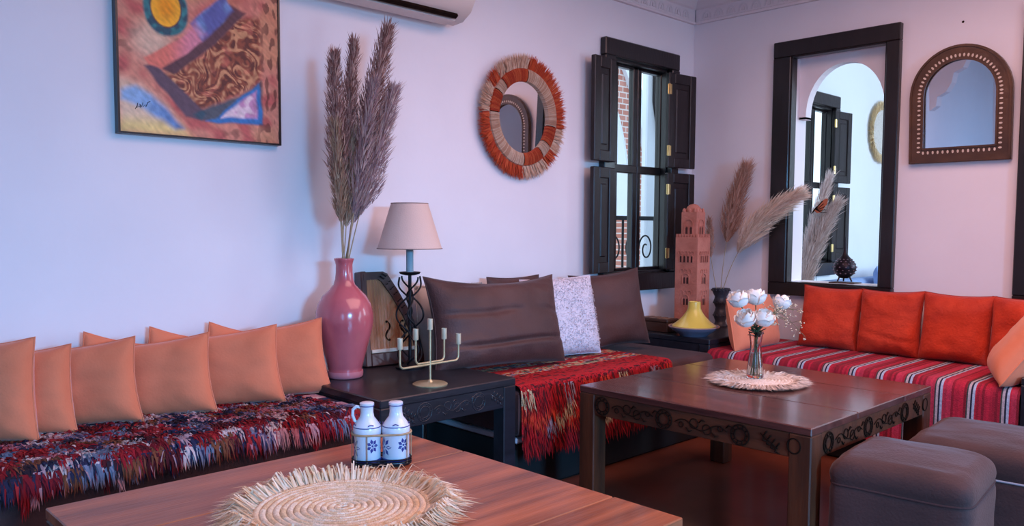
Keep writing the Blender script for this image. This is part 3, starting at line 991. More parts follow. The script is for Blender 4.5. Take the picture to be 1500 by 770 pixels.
def paint(x, z):
    n1 = fbm(x * 16, z * 16, 1.0); n2 = fbm(x * 40, z * 40, 2.0); n3 = fbm((x + z) * 30 + 6 * fbm(x * 14, z * 14, 6.0), (x - z) * 10 + 4 * fbm(x * 10, z * 10, 5.0), 3.0) + .35 * fbm(x * 70, z * 50, 9.0)
    wx = x + .008 * n1; wz = z + .008 * fbm(x * 16, z * 16, 8.0)
    c = mixc(P_['pink'], P_['rose'], sm(-.2, .4, n1))
    c = mixc(c, P_['dbrown'], .55 * sm(.1, .5, fbm(x * 22 + z * 10, z * 34 - x * 12, 2.0)) * sm(.0, .3, fbm(x * 7, z * 7, 4.4) + .1))
    c = mixc(c, P_['tan'], .6 * sm(.05, .5, fbm(x * 8, z * 8, 5)))
    c = mixc(c, P_['cream'], .8 * sm(.09, .0, sqrt((x - 1.11) ** 2 + (z - 1.745) ** 2) - .02))
    # lower left: blue sweep and cream ground
    low = inside([(.99, 1.42), (.99, 1.60), (1.06, 1.59), (1.12, 1.55), (1.24, 1.42)], wx, wz, .03)
    c = mixc(c, mixc(P_['cream'], P_['yellow'], sm(1.50, 1.44, z)), low)
    c = mixc(c, mixc(P_['lblue'], P_['blue2'], sm(1.05, 1.18, x + .05 * n2)), .9 * inside([(1.0, 1.563), (1.05, 1.585), (1.10, 1.56), (1.215, 1.45), (1.185, 1.445), (1.06, 1.515), (1.0, 1.535)], wx, wz, .014))
    # textured brown field
    br = mixc(P_['brown'], P_['tan'], sm(-.05, .45, n3)); br = mixc(br, P_['dbrown'], .8 * sm(.05, .35, -n3 + .5 * n2))
    br = mixc(br, P_['bar'], .35 * sm(.2, .5, fbm(x * 20, z * 30, 12)))
    c = mixc(c, br, inside([(1.15, 1.628), (1.283, 1.727), (1.432, 1.88), (1.52, 1.90), (1.52, 1.66), (1.40, 1.575), (1.293, 1.53), (1.25, 1.52)], wx, wz, .016))
    # dark diagonal and bars
    c = mixc(c, P_['band'], inside([(1.079, 1.655), (1.115, 1.668), (1.30, 1.512), (1.285, 1.485), (1.225, 1.492)], wx, wz, .007))
    c = mixc(c, P_['maroon'], inside([(1.135, 1.652), (1.185, 1.642), (1.335, 1.765), (1.46, 1.905), (1.40, 1.92)], wx, wz, .007))
    c = mixc(c, mixc(P_['bar'], P_['bar2'], sm(1.15, 1.27, x)), inside([(1.079, 1.683), (1.092, 1.662), (1.140, 1.650), (1.29, 1.77), (1.255, 1.80)], wx, wz, .006))
    c = mixc(c, mixc(P_['blue'], P_['lblue'], .5 * sm(0, .4, n1)), inside([(1.245, 1.83), (1.29, 1.77), (1.41, 1.90), (1.375, 1.955)], wx, wz, .008))
    c = mixc(c, P_['bar2'], .7 * inside([(1.22, 1.79), (1.28, 1.768), (1.30, 1.80), (1.265, 1.835)], wx, wz, .02))
    # blue triangle
    c = mixc(c, P_['dteal'], .9 * inside([(1.25, 1.505), (1.32, 1.545), (1.43, 1.585), (1.52, 1.66), (1.525, 1.49), (1.285, 1.482)], wx, wz, .009))
    c = mixc(c, P_['blue2'], inside([(1.33, 1.50), (1.51, 1.645), (1.524, 1.49), (1.30, 1.483)], wx, wz, .007))
    c = mixc(c, mixc(P_['white'], P_['lilac'], sm(1.42, 1.49, x + .1 * n2)), inside([(1.352, 1.505), (1.498, 1.618), (1.498, 1.512)], wx, wz, .008))
    # sun
    d = sqrt(((x - 1.160) / .079) ** 2 + ((z - 1.862) / .092) ** 2)
    d += .06 * n1
    c = mixc(c, mixc(P_['teal'], P_['dteal'], sm(-.2, .3, n2)), sm(1.08, .92, d))
    d2 = sqrt(((x - 1.160) / .052) ** 2 + ((z - 1.868) / .066) ** 2)
    c = mixc(c, P_['dbrown'], .8 * sm(1.14, 1.02, d2)); c = mixc(c, mixc(P_['orange'], P_['sun'], sm(.2, .9, d2)), sm(1.05, .93, d2))
    k_ = .82 + .36 * (.5 + fbm((x + z) * 70, (x - z) * 26, 7.0) * .8) * 1.0
    c = tuple(q * (.9 * k_ + .1) for q in c)
    # right hand dark flecks and the red upper corner
    c = mixc(c, P_['dbrown'], .75 * sm(1.46, 1.56, x) * sm(.1, .3, fbm(x * 60, z * 24, 6)))
    c = mixc(c, P_['rose'], .6 * inside([(1.40, 1.93), (1.48, 1.90), (1.50, 2.2), (1.40, 2.2)], wx, wz, .03))
    return c


pt = thing('painting', 'abstract painting with an orange sun hanging above the orange cushions', 'painting', (0, 0, 0))
m = MB()
m.grid(lambda u, v: (PX0 + (PX1 - PX0) * u, YW - .030, PZ0 + (PZ1 - PZ0) * v), 170, 212, cf=lambda u, v: paint(PX0 + (PX1 - PX0) * u, PZ0 + (PZ1 - PZ0) * v))
m.build('canvas', M('canvas_paint', (1, 1, 1), (.9, .88, .88), 60, rough=.6, attr=True, bump=.15, bscale=150), pt)
m = MB()
b = .007
m.box(PX0 - b, YW - .036, PZ0 - b, PX0, YW - .002, PZ1 + b); m.box(PX1, YW - .036, PZ0 - b, PX1 + b, YW - .002, PZ1 + b)
m.box(PX0, YW - .036, PZ0 - b, PX1, YW - .002, PZ0); m.box(PX0, YW - .036, PZ1, PX1, YW - .002, PZ1 + b)
m.build('frame', mt['black_trim'], pt)
sg = MB()
sig = [(1.046, 1.502), (1.052, 1.512), (1.055, 1.524), (1.053, 1.508), (1.060, 1.514), (1.064, 1.509), (1.063, 1.522), (1.068, 1.512), (1.073, 1.528), (1.074, 1.512), (1.080, 1.521), (1.083, 1.514), (1.090, 1.530), (1.098, 1.534)]
sg.tube([(a, YW - .0308, c) for a, c in sig], .0011, 5)
sg.build('signature', mt['carving'], pt)

# air conditioner
ac = thing('air_conditioner', 'cream wall air conditioner above the lamp, cut by the top photo edge', 'air conditioner', (0, 0, 0))
mt['ac'] = M('cream_plastic', 'd9cbc4', 'd2c3bc', 3, rough=.4)
prof = [(0, 2.045), (.05, 2.025), (.12, 2.030), (.175, 2.062), (.205, 2.11), (.212, 2.20), (.205, 2.30), (.17, 2.325), (0, 2.325)]
m = MB(); m.prism(prof, lambda d, z, s: (s, YW - d, z), 1.625, 2.445); m.build('body', mt['ac'], ac, smooth=50)
for (sx, sgn) in ((2.445, 1), (1.625, -1)):
    m = MB()
    o_ = [(d * .97, z * .985 + 2.17 * .015) for d, z in prof]
    m.strip(prof, o_, lambda d, z, s: (s, YW - d, z), sx, sx + .018 * sgn, closed=False)
    m.prism(o_, lambda d, z, s: (s, YW - d, z), sx, sx + .012 * sgn)
    m.build('end_cap', mt['ac'], ac, smooth=40)

m = MB(); R_ = Matrix.Translation((2.03, YW - .150, 2.040)) @ Matrix.Rotation(radians(-30), 4, 'X')
m.box(-.37, -.010, -.007, .37, .010, .007, m=R_); m.build('air_slot', mt['carving'], ac)
m = MB(); R_ = Matrix.Translation((2.03, YW - .095, 2.024)) @ Matrix.Rotation(radians(-6), 4, 'X')
m.box(-.38, -.034, -.004, .38, .034, .003, .001, m=R_); m.build('louver', mt['ac'], ac)

# round raffia mirror
RC = (2.944, YW, 1.656)
rm = thing('round_mirror', 'round mirror with an orange and cream raffia fringe on the long wall', 'mirror', (RC[0], YW - .014, RC[2]), (radians(1.8), 0, radians(1.5)))
pc = lambda r, a, d: (r * sin(a), -d, r * cos(a))
m = MB(); m.lathe([(0, .004), (.178, .004), (.178, .012), (0, .012)], 48, m=Matrix.Rotation(pi / 2, 4, 'X')); m.build('mirror_glass', mt['mirror'], rm)
m = MB()
m.strip([(.25 * cos(2 * pi * i / 48), .25 * sin(2 * pi * i / 48)) for i in range(48)], [(.02 * cos(2 * pi * i / 48), .02 * sin(2 * pi * i / 48)) for i in range(48)], lambda a, b, d: (a, -d, b), .001, .010, closed=True)
m.build('backing_board', mt['carving'], rm)
raf_o = (lin('c8502c'), lin('b8432a'), lin('d0633c')); raf_c = (lin('d8b49c'), lin('c9a088'), lin('e0c4ae'))
segs = [(-45, 3, 1), (3, 98, 0), (98, 125, 1), (125, 143, 0), (143, 180, 1), (180, 272, 0), (272, 300, 1), (300, 315, 0)]
rnd = random.Random(12)
for a0, a1, org in segs:
    a0r, a1r = radians(a0 + .5), radians(a1 - .5)
    n = max(4, int((a1 - a0) / 1.6))
    m = MB(); pl = raf_o if org else raf_c
    for i in range(n):     # individual wound strands over the ring
        b0 = a0r + (a1r - a0r) * i / n; b1 = a0r + (a1r - a0r) * (i + .92) / n; bm_ = (b0 + b1) / 2
        c = pl[rnd.randrange(3)]; m.cur = c
        pts = []
        for r, d in ((.176, .006), (.180, .024), (.20, .032), (.225, .032), (.240, .026), (.246, .008)):
            pts.append((r, d))
        o = len(m.v)
        for r, d in pts:
            m.v.append(pc(r, b0, d)); m.v.append(pc(r, bm_, d + .0025)); m.v.append(pc(r, b1, d))
        for j in range(len(pts) - 1):
            for k in (0, 1):
                m.f.append((o + j * 3 + k, o + j * 3 + k + 1, o + j * 3 + 3 + k + 1, o + j * 3 + 3 + k)); m.fc.append(c)
    s_ = m.build('ring_segment', mt['attr_straw'], rm, smooth=40)
    s_['label'] = 'orange wound raffia segment' if org else 'cream wound raffia segment'
    m = MB(); pl = raf_c if org else raf_o
    for i in range(int((a1 - a0) * 7)):
        a = rnd.uniform(a0r, a1r) + rnd.gauss(0, .01); d0 = rnd.uniform(.004, .02)
        p = pc(.238, a, d0)
        dr = Vector((sin(a), -rnd.uniform(-.05, .35), cos(a))) + Vector((rnd.gauss(0, .15), 0, rnd.gauss(0, .15)))
        m.blade(p, dr, rnd.uniform(.06, .088), rnd.uniform(.004, .007), (cos(a), 0, -sin(a)), c=pl[rnd.randrange(3)])
    s_ = m.build('fringe', mt['attr_straw'], rm)
    s_['label'] = 'cream raffia fringe' if org else 'orange raffia fringe'
    s_['kind'] = 'stuff'

# arched mirror with inlay on the right wall
am = thing('arched_mirror', 'arched brown wooden mirror with a bone inlay border on the right wall', 'mirror', (XW, 0, 1.44), (0, radians(-3.2), 0))
XA, ZA = 0.0, 1.44
mt['arch_wood'] = M('carved_brown_wood', '5a3b26', '432a1b', 8, rough=.42, bump=.25, bscale=40, coat=.2)


def arch_line(hw, zb, zs, n=28, rise=None):
    c = 1.416
    r = rise or hw
    return [(c + hw, zb)] + [(c + hw, zb + (zs - zb) * k / 6) for k in range(1, 6)] + arc(c, zs, hw, r, 0, pi, n) + [(c - hw, zb + (zs - zb) * k / 6) for k in range(5, 0, -1)] + [(c - hw, zb)]


ONXA = lambda a, b, d: (d, a, b - ZA)
fr = MB()
A_ = arch_line(.236, 1.441, 1.775, rise=.243); B_ = arch_line(.170, 1.515, 1.775, rise=.172)
fr.strip(A_, B_, ONXA, XA - .026, XA - .002)
fr.strip([(1.416 + .236, 1.441), (1.416 - .236, 1.441)], [(1.416 + .17, 1.515), (1.416 - .17, 1.515)], ONXA, XA - .026, XA - .002)
fr.build('frame', mt['arch_wood'], am, smooth=30)
fr = MB(); fr.strip(arch_line(.234, 1.443, 1.775, rise=.241), arch_line(.224, 1.453, 1.775, rise=.231), ONXA, XA - .032, XA - .02)
fr.strip(arch_line(.176, 1.508, 1.775, rise=.178), arch_line(.166, 1.518, 1.775, rise=.168), ONXA, XA - .032, XA - .02)
fr.box(-.032, 1.416 - .17, 1.508 - ZA, -.02, 1.416 + .17, 1.518 - ZA); fr.box(-.032, 1.416 - .234, 1.443 - ZA, -.02, 1.416 + .234, 1.453 - ZA)
fr.build('raised_edge', mt['arch_wood'], am, smooth=30)
MB().prism(arch_line(.171, 1.514, 1.775, rise=.173), ONXA, XA - .012, XA - .004).build('mirror_glass', mt['mirror'], am)
mt['bone'] = M('bone_inlay', 'd9c6b4', 'c4ae9c', 30, rough=.5)
m = MB(); c = 1.416
rr = .188
spots = [(c + s * rr, z, 0) for s in (-1, 1) for z in [1.50 + .0235 * i for i in range(12)]]
spots += [(c + rr * cos(pi * i / 30), 1.775 + .19 * sin(pi * i / 30), pi * i / 30) for i in range(31)]
spots += [(c - .165 + .0236 * i, 1.494, pi / 2) for i in range(15)]
for y_, z_, a in spots:
    el = [(y_ + .0085 * cos(t) * cos(a) - .0048 * sin(t) * sin(a), z_ + .0085 * cos(t) * sin(a) + .0048 * sin(t) * cos(a)) for t in [2 * pi * k / 10 for k in range(10)]]
    m.prism(el, ONXA, XA - .0285, XA - .022)
tag(m.build('inlay', mt['bone'], am), kind='stuff')
nl = MB(); nl.lathe([(.0, .0), (.006, .001), (.004, .006), (.0, .007)], 10, m=Matrix.Translation((XW, 1.425, 2.135)) @ Matrix.Rotation(-pi / 2, 4, 'Y'))
tag(nl.build('wall_nail', mt['carving']), 'small dark nail in the wall above the arched mirror', 'nail')

# ================================================================== things on the near side table
VX, VY, TT = 1.765, 2.785, .5
mt['vase'] = M('rose_glaze', 'c2646c', 'ad545e', 9, rough=.22, coat=.6, bump=.05, bscale=12)
mt['vase2'] = M('pale_rose_glaze', 'cf7f88', 'bc6a72', 9, rough=.3, coat=.4)
v_ = thing('floor_vase', 'tall glazed pink vase with dried plumes on the black side table', 'vase', (VX, VY, TT))
prof = [(.0, 0), (.064, 0), (.068, .004), (.069, .022), (.066, .030), (.070, .045), (.080, .085), (.096, .14), (.108, .185), (.114, .225), (.113, .26), (.104, .295), (.086, .326), (.062, .35), (.043, .37), (.036, .392), (.0335, .42), (.033, .448), (.036, .462), (.039, .468), (.039, .474), (.033, .475), (.029, .46), (.028, .40), (.04, .36), (.03, .33), (0, .33)]
MB().lathe(prof, 48).build('body', mt['vase'], v_, smooth=60)
MB().lathe([(.0655, .026), (.0715, .028), (.072, .018), (.0705, .006), (.066, .001)], 40).build('foot_ring', mt['vase2'], v_, smooth=60)

mt['plume'] = M('dried_plume', (1, 1, 1), (.9, .88, .87), 60, rough=.95, attr=True, thin=.4)
mt['stem'] = M('dried_stem', 'b3a283', '97856a', 30, rough=.8)


def bez(p0, p1, p2, t):
    p0, p1, p2 = Vector(p0), Vector(p1), Vector(p2)
    return p0 * (1 - t) ** 2 + p1 * 2 * t * (1 - t) + p2 * t * t


def plume(label, base, mid, tip, t0, wid, cols, n, seed, group, name='pampas_plume', L=.05, spread=.55, stemr=.0028):
    """one dried plume: curved stem, feather from t0 to the tip"""
    base, mid, tip = Vector(base), Vector(mid), Vector(tip)
    th = thing(name, label, 'dried plume', base, group=group)
    r = random.Random(seed)
    f = lambda t: bez(base, mid, tip, t) - base
    MB().tube([f(i / 14) for i in range(15)], [stemr * (1 - .6 * i / 14) for i in range(15)], 6).build('stem', mt['stem'], th, smooth=180)
    m = MB()
    cc = [lin(c) for c in cols]
    for k in range(int(n * 1.5)):
        t = t0 + (1 - t0) * (r.random() ** .9)
        p = f(t); tg = (f(min(1, t + .02)) - f(t - .02)).normalized()
        s = (t - t0) / (1 - t0)
        env = 1.75 * wid * (sm(-.02, .25, s) * .85 + .15) * (1 - .62 * s ** 2)
        a = r.uniform(0, 2 * pi)
        u = tg.orthogonal().normalized(); w = tg.cross(u)
        rad = cos(a) * u + sin(a) * w
        d = (tg * 1.0 + rad * spread * r.uniform(.2, 1.2)).normalized()
        st = p + rad * env * r.random() ** .8 * .8 - tg * .01
        c = cc[r.randrange(len(cc))]; g = r.uniform(.85, 1.12)
        m.blade(st, d, L * r.uniform(.5, 1.25), r.uniform(.0025, .005), d.cross(rad) if r.random() < .6 else tg.cross(Vector((1, .3, 0))).normalized(), droop=.004, c=tuple(x * g for x in c))
    tag(m.build('feather', mt['plume'], th), kind='stuff')
    return th


PG = 'dried plumes in the pink vase'
brn = ['b4908a', 'a07a74', 'c4a49c', '8c6862', 'd0b4aa']
mv = ['bea2a6', 'ac9096', 'ceb6b4', 'd8c4be']
tn = ['c8ae96', 'b69a80', 'd8c4aa', 'a68a76']
vb = (VX, VY, TT + .40)
pl = [('short brown dried plume leftmost in the pink vase', (1.735, 2.77, 1.20), (1.705, 2.75, 1.765), .44, .034, brn, 1400),
      ('narrow dark brown dried plume standing up in the middle of the pink vase', (1.76, 2.78, 1.25), (1.81, 2.77, 1.835), .45, .026, brn, 1200),
      ('tallest mauve brown dried plume, tip bent right, in the pink vase', (1.79, 2.76, 1.25), (1.945, 2.73, 1.895), .45, .042, brn, 1700),
      ('broad mauve dried plume on the right side of the pink vase', (1.80, 2.74, 1.15), (1.965, 2.72, 1.66), .42, .044, mv, 1600),
      ('mauve dried plume hanging low at the right of the pink vase bunch', (1.79, 2.77, 1.10), (1.915, 2.77, 1.55), .44, .032, mv, 1100),
      ('mauve grey dried plume at the centre front of the pink vase bunch', (1.77, 2.74, 1.15), (1.86, 2.70, 1.68), .42, .030, mv, 1100),
      ('tan dried plume low at the left of the pink vase bunch', (1.74, 2.76, 1.05), (1.70, 2.74, 1.50), .50, .022, tn, 800),
      ('tan dried plume low in the middle of the pink vase bunch', (1.765, 2.78, 1.05), (1.80, 2.76, 1.48), .48, .024, tn, 900)]
for i, (lab, mid, tip, t0, wd, cl, n) in enumerate(pl):
    b_ = (vb[0] + .008 * cos(i * 2.3), vb[1] + .008 * sin(i * 2.3), vb[2])
    plume(lab, b_, mid, tip, t0, wd, cl, n, 50 + i, PG, L=.05 if i > 1 else .042)

# table lamp
LX, LY = 2.08, 2.775
lp = thing('table_lamp', 'table lamp with a cream shade and wrought iron lattice base', 'lamp', (LX, LY, TT))
mt['iron'] = M('wrought_iron', '191a20', '0f1014', 20, rough=.55, metal=.4)
mt['shade'] = M('cream_lampshade', 'd8bfb4', 'cfb4a8', 3, rough=.85, bump=.15, bscale=200)
m = MB()
zb, zt = .507, .70
o_ = [(.136, zb), (.077, zt)]; m.lathe([(.136, zb), (.1065, (zb + zt) / 2), (.077, zt), (.0755, zt), (.105, (zb + zt) / 2), (.1345, zb), (.136, zb)], 48)
m.build('lamp_shade', mt['shade'], lp, smooth=40)
tm = M('shade_trim', '8c7670', rough=.8)
for r, z in ((.1365, zb + .002), (.0775, zt - .002)):
    m = MB(); m.tube([(r * cos(2 * pi * i / 40), r * sin(2 * pi * i / 40), z) for i in range(40)], .002, 6, closed=True); m.build('shade_trim', tm, lp, smooth=180)
MB().lathe([(.0, .41), (.0155, .41), (.0155, .50), (.012, .505), (0, .505)], 20).build('candle_sleeve', M('pale_sleeve', '9fb0b8', rough=.5), lp, smooth=40)
m = MB(); m.lathe([(0, .395), (.02, .396), (.042, .402), (.046, .41), (.043, .409), (.02, .404), (.0, .404)], 28); m.build('drip_pan', mt['iron'], lp, smooth=50)
m = MB(); m.tube([(0, 0, .0), (0, 0, .40)], .0075, 10)
m.lathe([(0, 0), (.06, 0), (.062, .008), (.03, .02), (.012, .03), (0, .03)], 24)
m.build('pole', mt['iron'], lp, smooth=40)
m = MB(); m.tube([(0, 0, zt - .02), (.076, 0, zt - .008)], .0016, 5); m.tube([(0, 0, zt - .02), (-.04, .065, zt - .008)], .0016, 5); m.tube([(0, 0, zt - .02), (-.04, -.065, zt - .008)], .0016, 5); m.tube([(0, 0, .5), (0, 0, zt - .02)], .003, 6)
m.build('shade_carrier', mt['iron'], lp)
for k in range(4):
    a0 = k * pi / 2 + .4
    m = MB()
    pts = []
    for i in range(60):
        s = i / 59; z = .015 + .375 * s
        r = .014 + .046 * abs(sin(2 * pi * s * 1.25 + .2)) * (1 - .1 * s)
        a = a0 + 2.0 * sin(pi * s * 2.5) * .6
        pts.append((r * cos(a), r * sin(a), z))
    m.tube(pts, .004, 6)
    m.build('iron_scroll', mt['iron'], lp, smooth=180)

# zither leaning on the wall behind the vase
zt_ = thing('zither', 'wooden zither with two f holes leaning on the wall behind the lamp', 'zither', (2.07, 2.912, TT), (-radians(7), 0, radians(-6)))
mt['spruce'] = M('soundboard_wood', 'b5734a', '935835', 5, stretch=(8, 1, .6), rough=.45, coat=.3)
mt['zwood'] = M('dark_zither_wood', '55302a', '3a201d', 6, rough=.45, coat=.3, bump=.1)
W0 = -.115
body = [(W0, .0), (.155, .0), (.155, .03), (.135, .13), (.095, .23), (.045, .32), (-.005, .395), (-.02, .405), (W0, .405)]
m = MB(); m.prism([(a * .985, .004 + b * .985) for a, b in body], ONY, -.024, .03); m.build('soundbox', mt['spruce'], zt_)
m = MB(); m.box(W0 - .012, -.032, 0, W0 + .016, .032, .408, .004); m.build('side_post', mt['zwood'], zt_)
m = MB()
cv = [(-.02, .405), (.0, .395), (.05, .318), (.10, .228), (.14, .13), (.158, .03), (.158, 0)]
inn = [(-.045, .372), (-.03, .362), (.018, .296), (.068, .206), (.106, .115), (.124, .03), (.124, 0)]
m.strip(cv, inn, ONY, -.034, .032); m.strip([(W0, .405), (-.02, .405)], [(W0, .37), (-.045, .372)], ONY, -.034, .032)
m.build('tuning_block', mt['zwood'], zt_)
m = MB()
for i in range(16):
    t = i / 15; k = t * 5; j = min(4, int(k)); f_ = k - j
    for off in (.35, .7):
        a = (cv[j][0] + (cv[j + 1][0] - cv[j][0]) * f_) * (1 - off) + off * (inn[j][0] + (inn[j + 1][0] - inn[j][0]) * f_)
        b2 = (cv[j][1] + (cv[j + 1][1] - cv[j][1]) * f_) * (1 - off) + off * (inn[j][1] + (inn[j + 1][1] - inn[j][1]) * f_)
        m.tube([(a, -.034, b2), (a, -.046, b2 + .003)], .0022, 5)
tag(m.build('tuning_pin', mt['iron'], zt_), kind='stuff')
MB().box(W0 + .016, -.032, .0, .125, .03, .055, .003).build('base_block', mt['zwood'], zt_)
MB().box(W0 + .018, -.034, .056, .122, -.022, .072, .002).build('bridge', mt['bone'], zt_)
for cx_ in (-.01, .062):
    m = MB(); s_ = 1 if cx_ < .03 else -1
    m.tube([(cx_ + s_ * .011 * sin(2 * pi * (i / 20) - pi) * (1 if 1 else 0), -.0255, .105 + .085 * i / 20) for i in range(21)], [.0018 + .0028 * sin(pi * i / 20) for i in range(21)], 6)
    for z_, q in ((.108, 1), (.187, -1)): m.tube([(cx_ + q * s_ * .004, -.0245, z_), (cx_ + q * s_ * .004, -.0285, z_)], .005, 8)
    m.build('sound_hole', mt['carving'], zt_, smooth=180)
m = MB()
for i in range(14):
    t = i / 13; k = t * 5; j = min(4, int(k)); f_ = k - j
    a = inn[j][0] + (inn[j + 1][0] - inn[j][0]) * f_; b2 = inn[j][1] + (inn[j + 1][1] - inn[j][1]) * f_
    a2 = W0 + .03 + .19 * (1 - (1 - t)) * .98
    m.tube([(min(a, a2) if False else a2, -.036, .07), (a2 if a2 < a else a, -.038, b2 if b2 > .08 else .08)], .0006, 4)
tag(m.build('string', mt['brass'], zt_), kind='stuff')

# candelabra
cd = thing('candelabra', 'pale brass five armed candelabra on the black side table', 'candelabra', (1.917, 2.431, TT))
mt['pale_brass'] = M('pale_brass', 'cbbf9a', 'b3a580', 20, rough=.38, metal=.55)
mt['cup'] = M('cream_cup', 'd3cbb2', 'c2b99e', 20, rough=.45, metal=.25)
MB().lathe([(0, 0), (.066, 0), (.067, .004), (.06, .008), (.012, .011), (.006, .02), (0, .02)], 40).build('base', mt['pale_brass'], cd, smooth=40)
MB().tube([(0, 0, .01), (0, 0, .215)], .0045, 10).build('stem', mt['pale_brass'], cd, smooth=40)
dx, dy = .998, .06
for R_, zt2, zo in ((.148, .155, .078), (.072, .180, .086)):
    m = MB()
    pts = [(-R_, zt2)] + [(-R_, zo + .022)] + [(-R_ + .018 * (1 - cos(a)), zo + .018 - .018 * sin(a)) for a in [pi / 2 * k / 5 for k in range(6)]]
    pts += [(-q[0], q[1]) for q in reversed(pts)]
    off = 0 if R_ > .1 else .0
    m.tube([(p[0] * dx, p[0] * dy + off, p[1]) for p in pts], .0042, 8)
    m.build('arm', mt['pale_brass'], cd, smooth=60)
for a, z_ in ((0, .21), (-.148, .150), (.148, .140), (-.072, .178), (.072, .168)):
    MB().lathe([(0, z_), (.0095, z_), (.0105, z_ + .003), (.0105, z_ + .042), (.0085, z_ + .042), (.008, z_ + .01), (0, z_ + .01)], 16, c=(a * dx, a * dy, 0)).build('candle_cup', mt['cup'], cd, smooth=40)

# ================================================================== foreground table
def straw_mat(label, cx, cy, z, R, Rin, cols, cat, nf, name='straw_mat', elv=1.0):
    t = thing(name, label, cat, (cx, cy, z))
    cl = [lin(c) for c in cols]; r = random.Random(int(cx * 100))
    m = MB(); turns = int(Rin / .0135)
    pts = []; N = turns * 40
    for i in range(N + 1):
        q = i / N; a = 2 * pi * turns * q; rr = .006 + (Rin - .006) * q
        pts.append((rr * cos(a), rr * sin(a), .0062))
    m.cur = cl[0]
    m.tube(pts, .0088, 8)
    for q in range(len(m.fc)): m.fc[q] = cl[(q // 8 // 3) % len(cl)]
    m.build('coil', M(name + '_straw', (1, 1, 1), (.78, .74, .68), 120, rough=.9, attr=True, bump=.6, bscale=300), t, smooth=180)
    m = MB()
    for k in range(nf):
        a = r.uniform(0, 2 * pi); c = cl[r.randrange(len(cl))]; g = r.uniform(.85, 1.1)
        el = elv * (r.uniform(-.03, .38) if k % 3 else r.uniform(.2, .9))
        d = Vector((cos(a + r.gauss(0, .16)), sin(a + r.gauss(0, .16)), el))
        L = (R - Rin) * r.uniform(.5, 1.08) * (1.25 if r.random() < .05 else 1)
        m.blade((Rin * .97 * cos(a), Rin * .97 * sin(a), .005 + r.random() * .008), d, L, r.uniform(.003, .0065), (-sin(a), cos(a), r.gauss(0, .4)), droop=max(0, el) * L * .75, c=tuple(x * g for x in c))
    tag(m.build('fringe', mt['attr_straw'], t), kind='stuff')
    return t


straw_mat('large round coiled straw mat with a ragged fringe on the foreground table', .935, 1.49, .486, .285, .188, ('f8e4ca', 'f2d8b4', 'fdf0dc'), 'placemat', 2600)

mt['china'] = M('white_glazed_china', 'dfe3ee', 'd3d8e6', 6, rough=.25, coat=.5)
mt['china_blue'] = M('cobalt_glaze', '2a3c8c', '1e2d70', 20, rough=.3, coat=.4)
mt['caddy_wire'] = M('dark_wire', '2a2730', '1a1820', 20, rough=.5, metal=.6)
cx1, cy1 = 1.179, 1.758; cx2, cy2 = 1.240, 1.716
cmx, cmy = (cx1 + cx2) / 2, (cy1 + cy2) / 2
ang = math.atan2(cy2 - cy1, cx2 - cx1)
cdy = thing('cruet_caddy', 'wire caddy holding the two blue and white china cruets', 'caddy', (cmx, cmy, .486), ang)
m = MB()
hh = .037
oval = []
for i in range(32):
    a = 2 * pi * i / 32
    oval.append(((hh if cos(a) > 0 else -hh) + .039 * cos(a), .039 * sin(a)))
m.prism(oval, ONZ, 0.0, .004)
for k in range(3): m.tube([(x, y, .004 + .006 * k) for x, y in oval], .0022, 6, closed=True)
m.build('base', mt['caddy_wire'], cdy)
m = MB(); m.tube([(x, y, .082) for x, y in oval], .003, 6, closed=True)
for i in range(0, 32, 4): m.tube([(oval[i][0], oval[i][1], .003), (oval[i][0], oval[i][1], .082)], .0013, 5)
m.build('rail', M('rope_wire', 'b39878', 'a08464', 50, rough=.8), cdy)


